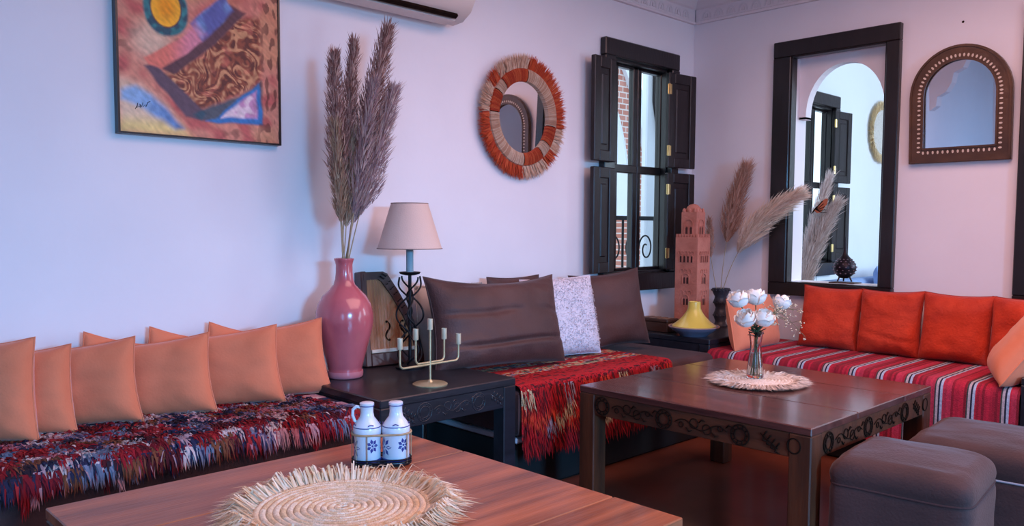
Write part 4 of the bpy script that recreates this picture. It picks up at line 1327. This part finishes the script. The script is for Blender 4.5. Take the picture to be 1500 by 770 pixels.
def cruet(label, x, y, rz, handle, seed):
    t = thing('cruet', label, 'cruet', (x, y, .4915), rz, 'blue and white cruets on the foreground table')
    pf = [(0, 0), (.0335, 0), (.0345, .003), (.0345, .072), (.0362, .075), (.0365, .092), (.034, .097), (.026, .108), (.0185, .118), (.0165, .13), (.0165, .146), (.0185, .149), (.0185, .154), (.016, .156), (.005, .157), (0, .157)]
    MB().lathe(pf, 36).build('body', mt['china'], t, smooth=40)
    m = MB()
    for z, r in ((.005, .0348), (.009, .0348), (.094, .0358), (.147, .0178)): m.tube([(r * cos(2 * pi * i / 32), r * sin(2 * pi * i / 32), z) for i in range(32)], .0013 if z > .02 else .0026, 5, closed=True)
    m.build('blue_band', mt['china_blue'], t, smooth=180)
    m = MB(); R_ = .0347
    # painted flower sprigs around the belly
    for k in range(4):
        ac_ = 2 * pi * k / 4 + seed * .5; zc2 = .042 + (.006 if k % 2 else 0)
        for j in range(7):
            b_ = 2 * pi * j / 7
            q = [(.005, .0), (.014, .0042), (.023, 0), (.014, -.0042)]
            if k % 2: q = [(p[0] * .72, p[1]) for p in q]
            vs = []
            for u_, w_ in q:
                s1 = u_ * cos(b_) - w_ * sin(b_); z1 = u_ * sin(b_) + w_ * cos(b_)
                aa = ac_ + s1 / R_; vs.append((( R_ + .0004) * cos(aa), (R_ + .0004) * sin(aa), zc2 + z1 * 1.15))
            m.add(vs, [(0, 1, 2, 3)])
        vs = []
        for j in range(8):
            aa = ac_ + .003 * cos(2 * pi * j / 8) / R_; vs.append(((R_ + .0004) * cos(aa), (R_ + .0004) * sin(aa), zc2 + .003 * sin(2 * pi * j / 8)))
        m.add(vs, [tuple(range(8))])
    for k in range(4):
        aa = 2 * pi * k / 4 + .4
        m.tube([(.0362 * cos(aa + q) * (1 - abs(q) * .0) * .93, .0362 * sin(aa + q) * .93, .1005 + .002 * cos(q * 9)) for q in (-.22, -.1, 0, .1, .22)], .0013, 5)
    tag(m.build('painted_flower', mt['china_blue'], t), kind='stuff')
    if handle:
        m = MB(); m.tube([(-.016, 0, .143), (-.027, 0, .145), (-.036, 0, .137), (-.037, 0, .122), (-.032, 0, .108), (-.027, 0, .104)], .0042, 8)
        m.build('handle', mt['china'], t, smooth=180)
    return t


cruet('handled blue and white china cruet, left one in the wire caddy', cx1, cy1, radians(-40), True, 1)
cruet('blue and white china cruet without visible handle, right one in the wire caddy', cx2, cy2, radians(-60), False, 2)

# ================================================================== far coffee table
straw_mat('round cream straw mat under the glass vase of roses', 2.955, 1.64, .486, .212, .135, ('f0e2d8', 'e6d4c8', 'f6ece4'), 'placemat', 3600, name='straw_mat', elv=.35)
FX, FY, FZ = 2.972, 1.662, .501
mt['clear'] = M('clear_glass', (1, 1, 1), (1, 1, 1), 2, rough=.02, trans=1.0, ior=1.45)
mt['water'] = M('vase_water', (.9, .97, .93), (.9, .97, .93), 2, rough=.0, trans=1.0, ior=1.33)
gv = thing('glass_vase', 'clear waisted glass vase with water holding white roses', 'vase', (FX, FY, FZ))
pf = [(0, 0), (.031, 0), (.034, .006), (.033, .03), (.027, .075), (.022, .115), (.022, .14), (.026, .172), (.030, .186), (.0285, .187), (.0245, .172), (.0205, .14), (.0205, .115), (.0255, .075), (.0315, .03), (.031, .012), (0, .010)]
MB().lathe(pf, 36).build('glass', mt['clear'], gv, smooth=60)
MB().lathe([(0, .0105), (.0305, .0125), (.0312, .03), (.0252, .075), (.0222, .10), (0, .10)], 32).build('water', mt['water'], gv, smooth=60)
mt['petal'] = M('white_petal', 'f2f0ea', 'e4e4e0', 12, rough=.7, sheen=.2)
mt['green'] = M('rose_stem', '50683f', '3c5230', 20, rough=.6)
mt['leaf'] = M('dark_leaf', '3f4f3e', '2f3d30', 12, rough=.55)


def rose(label, head, seed, s=1.0):
    b = Vector((FX, FY, FZ + .012)); h = Vector(head)
    r = random.Random(seed)
    t = thing('white_rose', label, 'flower', b, group='white roses in the glass vase')
    off = Vector((r.uniform(-.014, .014), r.uniform(-.014, .014), 0))
    neck = Vector((r.uniform(-.008, .008), r.uniform(-.008, .008), .15))
    H_ = h - b
    pts = []
    for i in range(13):
        q = i / 12
        if q < .5: pts.append(off + (neck - off) * (q / .5))
        else:
            k = (q - .5) / .5; c1 = neck + Vector((0, 0, .05)); pts.append(bez(neck, c1, H_, k))
    MB().tube(pts, .0022, 6).build('stem', mt['green'], t, smooth=180)
    ax = (H_ - neck).normalized() * .6 + Vector((0, 0, .6)); ax.normalize()
    rot = ax.to_track_quat('Z', 'Y').to_matrix().to_4x4(); T_ = Matrix.Translation(H_) @ rot
    m = MB()
    for ring, (cnt, rad, hgt, opn) in enumerate(((3, .010, .040, 0), (4, .017, .042, .05), (5, .0225, .040, .25), (6, .026, .034, .6))):
        for k in range(cnt):
            a0 = 2 * pi * k / cnt + ring * .7 + r.uniform(-.2, .2); wd_ = 2.6 / cnt * 1.7

            def pet(u, v, a0=a0, wd_=wd_, rad=rad, hgt=hgt, opn=opn):
                a = a0 + (u - .5) * wd_ * 1.5
                pr = (.25 + .75 * sin(pi * min(1, .10 + v * .62))) * rad * s * (1 if v > .02 else .4) + opn * .012 * s * max(0, v - .7) / .3
                hh_ = hgt * s * v * (1 - .22 * (2 * u - 1) ** 2 * v) - opn * .010 * s * max(0, v - .75) / .25
                return tuple(T_ @ Vector((pr * cos(a), pr * sin(a), hh_ - .006)))
            m.grid(pet, 7, 7)
    m.build('blossom', mt['petal'], t, smooth=180)
    m = MB()
    for k in range(5):
        base_ = pts[6 + k % 4] + Vector((0, 0, r.uniform(-.01, .02))); a = r.uniform(0, 2 * pi); d = Vector((cos(a), sin(a), r.uniform(.2, 1.3))); sd = Vector((-sin(a), cos(a), 0)); L = .035
        o = len(m.v)
        for q, w_ in ((0, .001), (.35, .011), (.7, .009), (1, .0005)):
            p = base_ + d * L * q + Vector((0, 0, -.014 * q * q))
            m.v.append(tuple(p - sd * w_)); m.v.append(tuple(p + Vector((0, 0, -.003)))); m.v.append(tuple(p + sd * w_))
        for j in range(3):
            for e in (0, 1): m.f.append((o + j * 3 + e, o + j * 3 + e + 1, o + j * 3 + 3 + e + 1, o + j * 3 + 3 + e)); m.fc.append(None)
    m.build('leaf', mt['leaf'], t, smooth=180)
    return t


rose('white rose highest at the left of the glass vase', (2.893, 1.69, .795), 1, 1.60)
rose('white rose at the top centre of the glass vase bunch', (2.985, 1.675, .798), 2, 1.60)
rose('white rose lowest at the left, drooping over the vase rim', (2.868, 1.645, .728), 3, 1.55)
rose('white rose in the middle front of the glass vase bunch', (2.948, 1.622, .722), 4, 1.60)
rose('white rose standing apart on the right side of the glass vase bunch', (3.13, 1.645, .775), 5, 1.41)
mt['bud'] = M('cream_bud', 'd8cdb6', 'c6b79a', 20, rough=.8)
mt['dry_green'] = M('dry_sprig', '7d7a60', '66634c', 20, rough=.8)
for i, (tip, drop, lab) in enumerate((((3.20, 1.62, .76), 0, 'fine dried sprig of tiny cream buds reaching right from the glass vase'),
                                      ((3.11, 1.60, .735), 0, 'short sprig of cream buds between the roses and the lone right rose'),
                                      ((3.24, 1.60, .66), .1, 'thin sprig drooping far right over the table from the glass vase'))):
    b = Vector((FX, FY, FZ + .02)); t = thing('flower_sprig', lab, 'flower', b, group='fine sprigs in the glass vase')
    E_ = Vector(tip) - b; nk = Vector((.006, -.004, .16)); md = nk + Vector((E_.x * .45, E_.y * .45, .12))
    m = MB(); fl = MB(); r = random.Random(70 + i)
    main = [nk * (k / 6) for k in range(6)] + [bez(nk, md, E_, k / 12) for k in range(13)]
    m.tube(main, .0011, 5)
    for k in range(26):
        q = r.uniform(.3, 1); p = bez(nk, md, E_, q)
        d = Vector((r.gauss(.3, .6), r.gauss(0, .6), r.gauss(.2 - drop * 4, .6))).normalized() * r.uniform(.02, .055)
        m.tube([p, p + d * .6 + Vector((0, 0, .004)), p + d], .0006, 4)
        for e in range(2):
            c_ = p + d + Vector((r.gauss(0, .004), r.gauss(0, .004), r.gauss(0, .004)))
            fl.lathe([(0, -.0034), (.003, -.001), (.0032, .001), (0, .0036)], 6, c=tuple(c_))
    m.build('stem', mt['dry_green'], t); tag(fl.build('buds', mt['bud'], t), kind='stuff')

# ================================================================== corner table
tw = thing('minaret_model', 'carved terracotta model of a square tower in the corner', 'model tower', (4.13, 2.735, TT), radians(4))
mt['terra'] = M('carved_terracotta', 'c07a6a', 'a86454', 12, rough=.85, bump=.4, bscale=60)
mt['niche_shade'] = M('painted_niche_shade', '4b2a28', '3a201f', 12, rough=.95)  # dark panels paint the shade inside the tower niches, nothing is cut
a = .074
MB().box(-a, -a, 0, a, a, .548, .002).build('shaft', mt['terra'], tw)
MB().box(-.051, -.051, .548, .051, .051, .695, .002).build('turret', mt['terra'], tw)
m = MB(); m.lathe([(.046, .695), (.047, .70), (.040, .722), (.024, .738), (.0, .744)], 20)
for k in range(4):
    for s in (-.034, 0, .034):
        x, y = ((s, -.044), (s, .044), (-.044, s), (.044, s))[k]
        m.lathe([(.009, .695), (.010, .704), (.006, .714), (0, .718)], 8, c=(x, y, 0))
m.build('dome', mt['terra'], tw, smooth=50)
faces = [Matrix.Rotation(k * pi / 2, 4, 'Z') for k in range(4)]
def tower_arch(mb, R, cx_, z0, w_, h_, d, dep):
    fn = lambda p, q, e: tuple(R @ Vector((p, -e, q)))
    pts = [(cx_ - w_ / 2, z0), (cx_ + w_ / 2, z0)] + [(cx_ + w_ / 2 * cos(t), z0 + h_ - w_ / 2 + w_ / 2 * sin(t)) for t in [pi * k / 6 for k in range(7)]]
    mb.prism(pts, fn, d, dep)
def tower_frame(mb, R, cx_, z0, w_, h_, d, dep, t_=.004):
    fn = lambda p, q, e: tuple(R @ Vector((p, -e, q)))
    o_ = [(cx_ - w_ / 2 - t_, z0)] + [(cx_ + (w_ / 2 + t_) * cos(pi - q), z0 + h_ - w_ / 2 + (w_ / 2 + t_) * sin(pi - q)) for q in [pi * k / 8 for k in range(9)]] + [(cx_ + w_ / 2 + t_, z0)]
    i_ = [(cx_ - w_ / 2, z0)] + [(cx_ + w_ / 2 * cos(pi - q), z0 + h_ - w_ / 2 + w_ / 2 * sin(pi - q)) for q in [pi * k / 8 for k in range(9)]] + [(cx_ + w_ / 2, z0)]
    mb.strip(o_, i_, fn, d, dep)
for fi, R in enumerate(faces):
    shd = MB(); rel = MB(); cr = MB()
    for z0, n_, sp in ((.40, 4, .024), (.275, 1, 0), (.15, 1, 0)):
        if n_ == 4:
            for k in range(4):
                tower_arch(shd, R, (k - 1.5) * sp, z0, .013, .036, a - .004, a + .0006); tower_frame(rel, R, (k - 1.5) * sp, z0, .015, .040, a - .001, a + .005, .003)
            for k in range(5): tower_frame(rel, R, (k - 2) * .022, z0 + .046, .012, .018, a - .001, a + .004, .003)
        else:
            for k in (-1, 1):
                tower_arch(shd, R, k * .010, z0, .013, .038, a - .004, a + .0006)
            tower_frame(rel, R, 0, z0, .040, .058, a - .001, a + .005, .004)
            for k in (-1, 0, 1): tower_frame(rel, R, k * .026, z0 + .062, .02, .022, a - .001, a + .004, .003)
    b_ = .051
    for k in (-1, 1):
        tower_arch(shd, R, k * .014, .562, .016, .045, b_ - .004, b_ + .0006); tower_frame(rel, R, k * .014, .562, .018, .05, b_ - .001, b_ + .004, .003)
    tower_frame(rel, R, 0, .562, .05, .088, b_ - .001, b_ + .005, .004)
    for k in range(8):
        p = -a + .009 + k * (2 * a - .018) / 7
        q = R @ Vector((p, -a + .006, 0))
        cr.box(q.x - .006, q.y - .006, .548, q.x + .006, q.y + .006, .566, .001)
    for nm, b_, mm in (('niche_shade_panel', shd, 'niche_shade'), ('relief_arch', rel, 'terra'), ('battlement', cr, 'terra')): tag(b_.build(nm, mt[mm], tw), kind='stuff')

tg = thing('tagine', 'yellow lidded tagine on a blue grey dish on the corner table', 'tagine', (3.90, 2.565, TT))
mt['yellow'] = M('yellow_glaze', 'e2cb5c', 'd2b94c', 5, rough=.3, coat=.4)
mt['dish'] = M('blue_grey_glaze', '7b7c92', '686a80', 6, rough=.3, coat=.4)
MB().lathe([(0, 0), (.075, 0), (.078, .004), (.112, .026), (.140, .046), (.142, .052), (.13, .052), (.10, .04), (0, .04)], 40).build('dish', mt['dish'], tg, smooth=50)
m = MB(); m.tube([(.1395 * cos(2 * pi * i / 40), .1395 * sin(2 * pi * i / 40), .052) for i in range(40)], .0035, 6, closed=True); m.build('rim', M('clay_rim', 'b8978a', 'a38276', 10, rough=.6), tg, smooth=180)
MB().lathe([(.122, .050), (.123, .056), (.112, .064), (.088, .082), (.062, .108), (.044, .134), (.036, .152), (.034, .185), (.033, .190), (.026, .191), (.022, .18), (0, .178)], 40).build('lid', mt['yellow'], tg, smooth=50)

bx = thing('wooden_box', 'small dark wooden box left of the tagine on the corner table', 'box', (3.925, 2.83, TT), 0)
mt['boxwood'] = M('old_box_wood', '47291d', '331d15', 8, rough=.5, bump=.2)
MB().box(-.055, -.105, 0, .055, .105, .058, .004).build('case', mt['boxwood'], bx)
MB().box(-.058, -.108, .058, .058, .108, .076, .004).build('lid', mt['boxwood'], bx)
m = MB()
for k in range(4): m.box(-.045, -.09 + .048 * k, .076, .045, -.062 + .048 * k, .079, .001)
m.build('lid_inlay', M('box_inlay', '8d6a55', '6f5040', 10, rough=.5), bx)

ur = thing('urn', 'dark two tiered urn with pale plumes on the corner table', 'urn', (4.375, 2.69, TT))
mt['urn'] = M('dark_bronze_clay', '3b3a42', '292830', 14, rough=.45, bump=.3, bscale=60)
MB().lathe([(0, 0), (.045, 0), (.047, .008), (.036, .016), (.030, .035), (.040, .06), (.042, .08), (.034, .10), (.030, .118), (.040, .14), (.044, .155), (.038, .17), (.036, .185), (.046, .205), (.053, .222), (.054, .236), (.048, .236), (.034, .20), (.03, .15), (0, .15)], 32).build('body', mt['urn'], ur, smooth=60)
m = MB()
for z, r, k in ((.07, .0415, 12), (.148, .0425, 12), (.225, .0545, 16)):
    for i in range(k):
        aa = 2 * pi * i / k; m.lathe([(0, -.006), (.005, -.003), (.005, .003), (0, .006)], 6, c=(r * cos(aa), r * sin(aa), z))
tag(m.build('beading', mt['urn'], ur, smooth=180), kind='stuff')
UG = 'pale plumes in the dark urn'
crm = ['f6e8da', 'ecd8c6', 'faf0e6', 'e0cab8']
bro = ['c9a08e', 'b98e7c', 'd8b4a2']
ub = (4.375, 2.69, TT + .17)
plume('long cream plume arching right over the framed opening', ub, (4.37, 2.58, 1.13), (4.405, 2.20, 1.30), .36, .05, crm, 1900, 81, UG, L=.075, spread=.5)
plume('upright brownish plume in the dark urn against the wall', (4.38, 2.695, TT + .17), (4.385, 2.69, 1.08), (4.40, 2.545, 1.47), .44, .045, bro, 1200, 82, UG, L=.075, spread=.6)
plume('thin short brown stalk at the left of the dark urn', (4.37, 2.70, TT + .17), (4.33, 2.76, .95), (4.32, 2.745, 1.16), .5, .018, bro, 300, 83, UG, L=.04)

# ================================================================== sill of the opening
ln = thing('metal_lantern', 'dark pierced teardrop lantern on the sill of the framed opening', 'lantern', (4.615, 2.035, .791))
mt['lantern'] = M('dark_pierced_metal', '2b242c', '1d181f', 14, rough=.4, metal=.7)
MB().lathe([(0, .020), (.022, .022), (.045, .040), (.060, .065), (.064, .085), (.056, .108), (.036, .132), (.020, .150), (.012, .166), (.008, .19), (.005, .22), (.002, .255), (0, .262)], 28).build('body', mt['lantern'], ln, smooth=50)
m = MB()
for k in range(3):
    aa = 2 * pi * k / 3 + .5; m.tube([(.030 * cos(aa), .030 * sin(aa), .032), (.040 * cos(aa), .040 * sin(aa), .012), (.044 * cos(aa), .044 * sin(aa), .004)], .0045, 6)
m.build('feet', mt['lantern'], ln)
m = MB()
for j, (z, r) in enumerate(((.05, .0535), (.068, .0615), (.086, .0645), (.104, .058), (.118, .048), (.13, .0385))):
    for i in range(12):
        aa = 2 * pi * (i + .5 * (j % 2)) / 12; m.lathe([(0, -.004), (.0045, -.001), (.0045, .001), (0, .004)], 6, c=(r * cos(aa), r * sin(aa), z))
tag(m.build('glint_dots', M('lantern_glint', '8a6f78', '705864', 20, rough=.4, metal=.4), ln), kind='stuff')  # pale raised dots carry the glints of the pierced holes in their colour
tr = MB(); tr.box(-.05, -.075, 0, .05, .075, .006, .002)
tag(tr.build('wooden_tray', mt['boxwood'], loc=(4.615, 2.03, .7912)), 'small dark board under the pierced lantern on the sill', 'tray')
ln.location.z = .7975

# ================================================================== next room through the opening
mt['blue_cloth'] = M('pale_blue_cloth', '9fb8de', '86a2d0', 5, rough=.9, bump=.3, bscale=80)
bs = thing('next_room_sofa', 'pale blue banquette along the wall of the next room', 'sofa', (5.3, 2.30, 0))
MB().box(0, .03, 0, 3.2, .68, .30, .01).build('base', mt['plaster_next'], bs)
MB().grid(lambda u, v: mattress_pt(u, v, 3.2, .68, .30, .50), 48, 30, cu=True).build('mattress', mt['blue_cloth'], bs, smooth=60)
MB().grid(lambda u, v: mattress_pt(u, v, 2.0, .14, .50, .69), 48, 30, cu=True).build('bolster', mt['blue_cloth'], bs, smooth=60, loc=(.1, .54, 0))
for i, xx in enumerate((7.05, 7.5, 7.95)):
    cushion(('pale blue cushion left of the lantern spire in the next room', 'pale blue cushion right of the lantern in the next room', 'pale blue cushion hidden behind the frame edge in the next room')[i],
            (xx, 2.70, .50), .42, .30, .16, radians((4, -3, 3)[i]), radians(12), mt['blue_cloth'], 61 + i, 'pale blue cushions in the next room', ear=.03)
r2 = thing('round_mirror', 'small round cream mirror with a straw rim on the next room wall', 'mirror', (7.43, YW, 1.955))
m = MB(); m.lathe([(0, .02), (.17, .02), (.19, .03), (.205, .02), (.205, .002)], 40, m=Matrix.Rotation(pi / 2, 4, 'X')); m.build('cream_disc', M('woven_cream', 'd9d4cc', 'c9c2b8', 60, rough=.8, bump=.5), r2, smooth=40)
m = MB(); rnd = random.Random(33); st = [lin(h) for h in ('f4e2bc', 'fff0d0', 'e4c898')]
for i in range(2000):
    aa = rnd.uniform(0, 2 * pi); p = pc(.195, aa, rnd.uniform(.004, .03))
    m.blade(p, (sin(aa) + rnd.gauss(0, .2), -rnd.uniform(0, .4), cos(aa) + rnd.gauss(0, .2)), rnd.uniform(.06, .10), .006, (cos(aa), 0, -sin(aa)), c=st[rnd.randrange(3)])
tag(m.build('fringe', mt['attr_straw'], r2), kind='stuff')
fv = thing('floor_vase', 'floor standing vase hidden below the sill that holds the next room plumes', 'vase', (4.98, 2.49, 0))
MB().lathe([(0, 0), (.09, 0), (.13, .15), (.14, .35), (.10, .55), (.055, .64), (.06, .68), (.05, .68), (.045, .62), (0, .5)], 28).build('body', mt['urn'], fv, smooth=60)
NG = 'cream plumes in the next room'
fb = (4.98, 2.49, .60)
plume('tall cream plume in the next room, tip against the dark shutters', fb, (4.99, 2.47, .95), (5.02, 2.325, 1.43), .2, .035, ['e4dcd8', 'd6cbc8', 'efe8e4'], 1500, 91, NG, L=.07, spread=.4)
plume('broad cream plume in the next room leaning right', fb, (4.99, 2.44, .95), (5.0, 2.255, 1.27), .15, .045, ['e4dcd8', 'd6cbc8', 'cbb9b0'], 1700, 92, NG, L=.07, spread=.45)
plume('short cream plume in the next room, lowest of the bunch', fb, (5.0, 2.46, .85), (5.0, 2.35, 1.12), .15, .04, ['e4dcd8', 'd9cbc0', 'cbb9b0'], 1200, 93, NG, L=.06, spread=.45)
bf = thing('butterfly_ornament', 'orange and black striped butterfly ornament among the next room plumes', 'ornament', (4.94, 2.345, 1.225), (0, 0, radians(-50)))
wing = [(p * .75, q * .75) for p, q in [(0, 0), (.035, .075), (.055, .09), (.065, .07), (.055, .03), (.035, -.005), (.032, -.04), (.012, -.03)]]
for off, sc_ in ((-.006, 1.0), (.006, .93)):
    w2 = [(p * .75 * sc_, q * .75 * sc_) for p, q in [(0, -.012), (.05, .045), (.085, .085), (.105, .085), (.10, .045), (.075, .005), (.05, -.03), (.02, -.035)]]
    m = MB(); m.prism(w2, lambda p, q, e: (p - .035, e + off + p * off * 3, q), -.0012, .0012)
    wo = m.build('wing', M('orange_wing', 'b85f3e', 'a04f34', 20, rough=.7), bf)
    m = MB()
    for k in range(5): m.tube([(-.03, off - .003, -.004), (-.01 + .004 * k, off - .003 + .04 * off, .022 - .011 * k), (.012 + .006 * k, off - .003 + .1 * off, .05 - .018 * k)], .0022, 5)
    m.build('stripe', mt['carving'], wo)
m = MB(); m.tube([(-.05, -.002, -.03), (-.036, -.003, -.008), (-.02, -.002, .015)], [.002, .005, .003], 8); m.tube([(-.04, 0, -.015), (.0, .06, -.30), (.03, .13, -.56)], .0012, 5); m.build('body_and_wire', mt['carving'], bf, smooth=180)

# ================================================================== outside the shuttered window
mt['out_white'] = M('white_render', 'e8ecf2', 'dfe4ec', 3, rough=.9)
mt['brick'] = brick_mat('courtyard_brick')
tag(MB().box(3.0, 3.2, .1, 9.5, 7.5, .2).build('terrace', M('terrace_tile', 'cfd2da', 'bcc0ca', 4, rough=.8)), 'pale terrace floor outside the shuttered window', 'terrace', kind='structure')
ax_, zs_, ra, rb = 5.0, 1.20, .90, 1.45
def ell(k, kb, n=40): return [(ax_ + (ra + k) * cos(pi * i / n), zs_ + (rb + kb) * sin(pi * i / n)) for i in range(n + 1)]
ar_ = thing('courtyard_arch', 'brick and white arch outside the shuttered window', 'arch', kind='structure')
m = MB(); m.strip(ell(.26, .30), ell(.015, .015), ONY, 4.6, 4.95); m.box(ax_ + ra + .015, 4.6, .2, ax_ + ra + .26, 4.95, zs_); m.box(ax_ - ra - .26, 4.6, .2, ax_ - ra - .015, 4.95, zs_); m.build('brick_ring', mt['brick'], ar_)
m = MB(); m.strip(ell(.015, .015), ell(-.012, -.012), ONY, 4.58, 4.97); m.strip(ell(.40, .42), ell(.26, .30), ONY, 4.56, 4.95)
m.box(ax_ + ra + .26, 4.58, .2, ax_ + ra + .8, 4.95, zs_ + rb * .2); m.box(ax_ + ra + .40, 4.58, zs_, ax_ + ra + 1.2, 4.95, 2.4)
m.build('white_moulding', mt['out_white'], ar_, smooth=30)
tag(MB().box(5.02, 3.75, .2, 5.42, 3.80, 2.9, .01).build('courtyard_pillar', mt['out_white']), 'white pillar outside seen through the right window pane', 'pillar', kind='structure')
m = MB(); prof2 = [(5.08, 2.9), (5.42, 2.9), (5.42, 1.95), (5.33, 1.90), (5.24, 1.86), (5.22, 1.80), (5.14, 1.80), (5.12, 1.90), (5.08, 2.05)]
m.prism(prof2, ONY, 3.70, 3.745)
tag(m.build('wooden_bracket', mt['black_trim']), 'dark stepped wooden bracket on the white pillar outside', 'bracket')
rl_ = thing('balcony_railing', 'black wrought iron railing with scrolls outside the shuttered window', 'railing', (0, 0, 0))
m = MB(); m.box(3.4, 3.585, 1.155, 4.95, 3.62, 1.185, .004); m.build('top_rail', mt['iron'], rl_)
MB().box(3.4, 3.59, .27, 4.95, 3.61, .29, .003).build('bottom_rail', mt['iron'], rl_)
for k in range(5): MB().tube([(3.45 + .37 * k, 3.6, .2), (3.45 + .37 * k, 3.6, 1.16)], .009, 8).build('baluster', mt['iron'], rl_)
for k in range(4):
    c0 = 3.45 + .37 * k + .185
    for (zc3, sg_) in ((.95, 1), (.52, -1)):
        m = MB()
        for s in (-1, 1):
            pts = []
            for i in range(40):
                q = i / 39; aa = q * 2.6 * pi; rr = .085 * (1 - .75 * q)
                pts.append((c0 + s * (.085 - rr * cos(aa)), 3.6, zc3 + sg_ * rr * sin(aa) * 1.3))
            m.tube(pts, .006, 6)
        m.tube([(c0, 3.6, zc3 - .2), (c0, 3.6, zc3 + .2)], .006, 6)
        m.build('scroll', mt['iron'], rl_, smooth=180)

# scalloped plaster corbel high on the long wall, only met in the arched mirror
m = MB()
st_ = [(3.0, 1.80), (2.94, 1.84), (2.93, 1.93), (2.85, 1.97), (2.80, 2.05), (2.78, 2.14), (2.70, 2.18), (2.66, 2.26), (2.58, 2.30), (2.58, 2.55), (3.0, 2.55)]
m.prism(st_, ONX, .16, .30)
tag(m.build('trim_3', mt['ceiling']), 'stepped plaster corbel on the long wall, met only in the arched mirror', 'corbel', kind='structure')
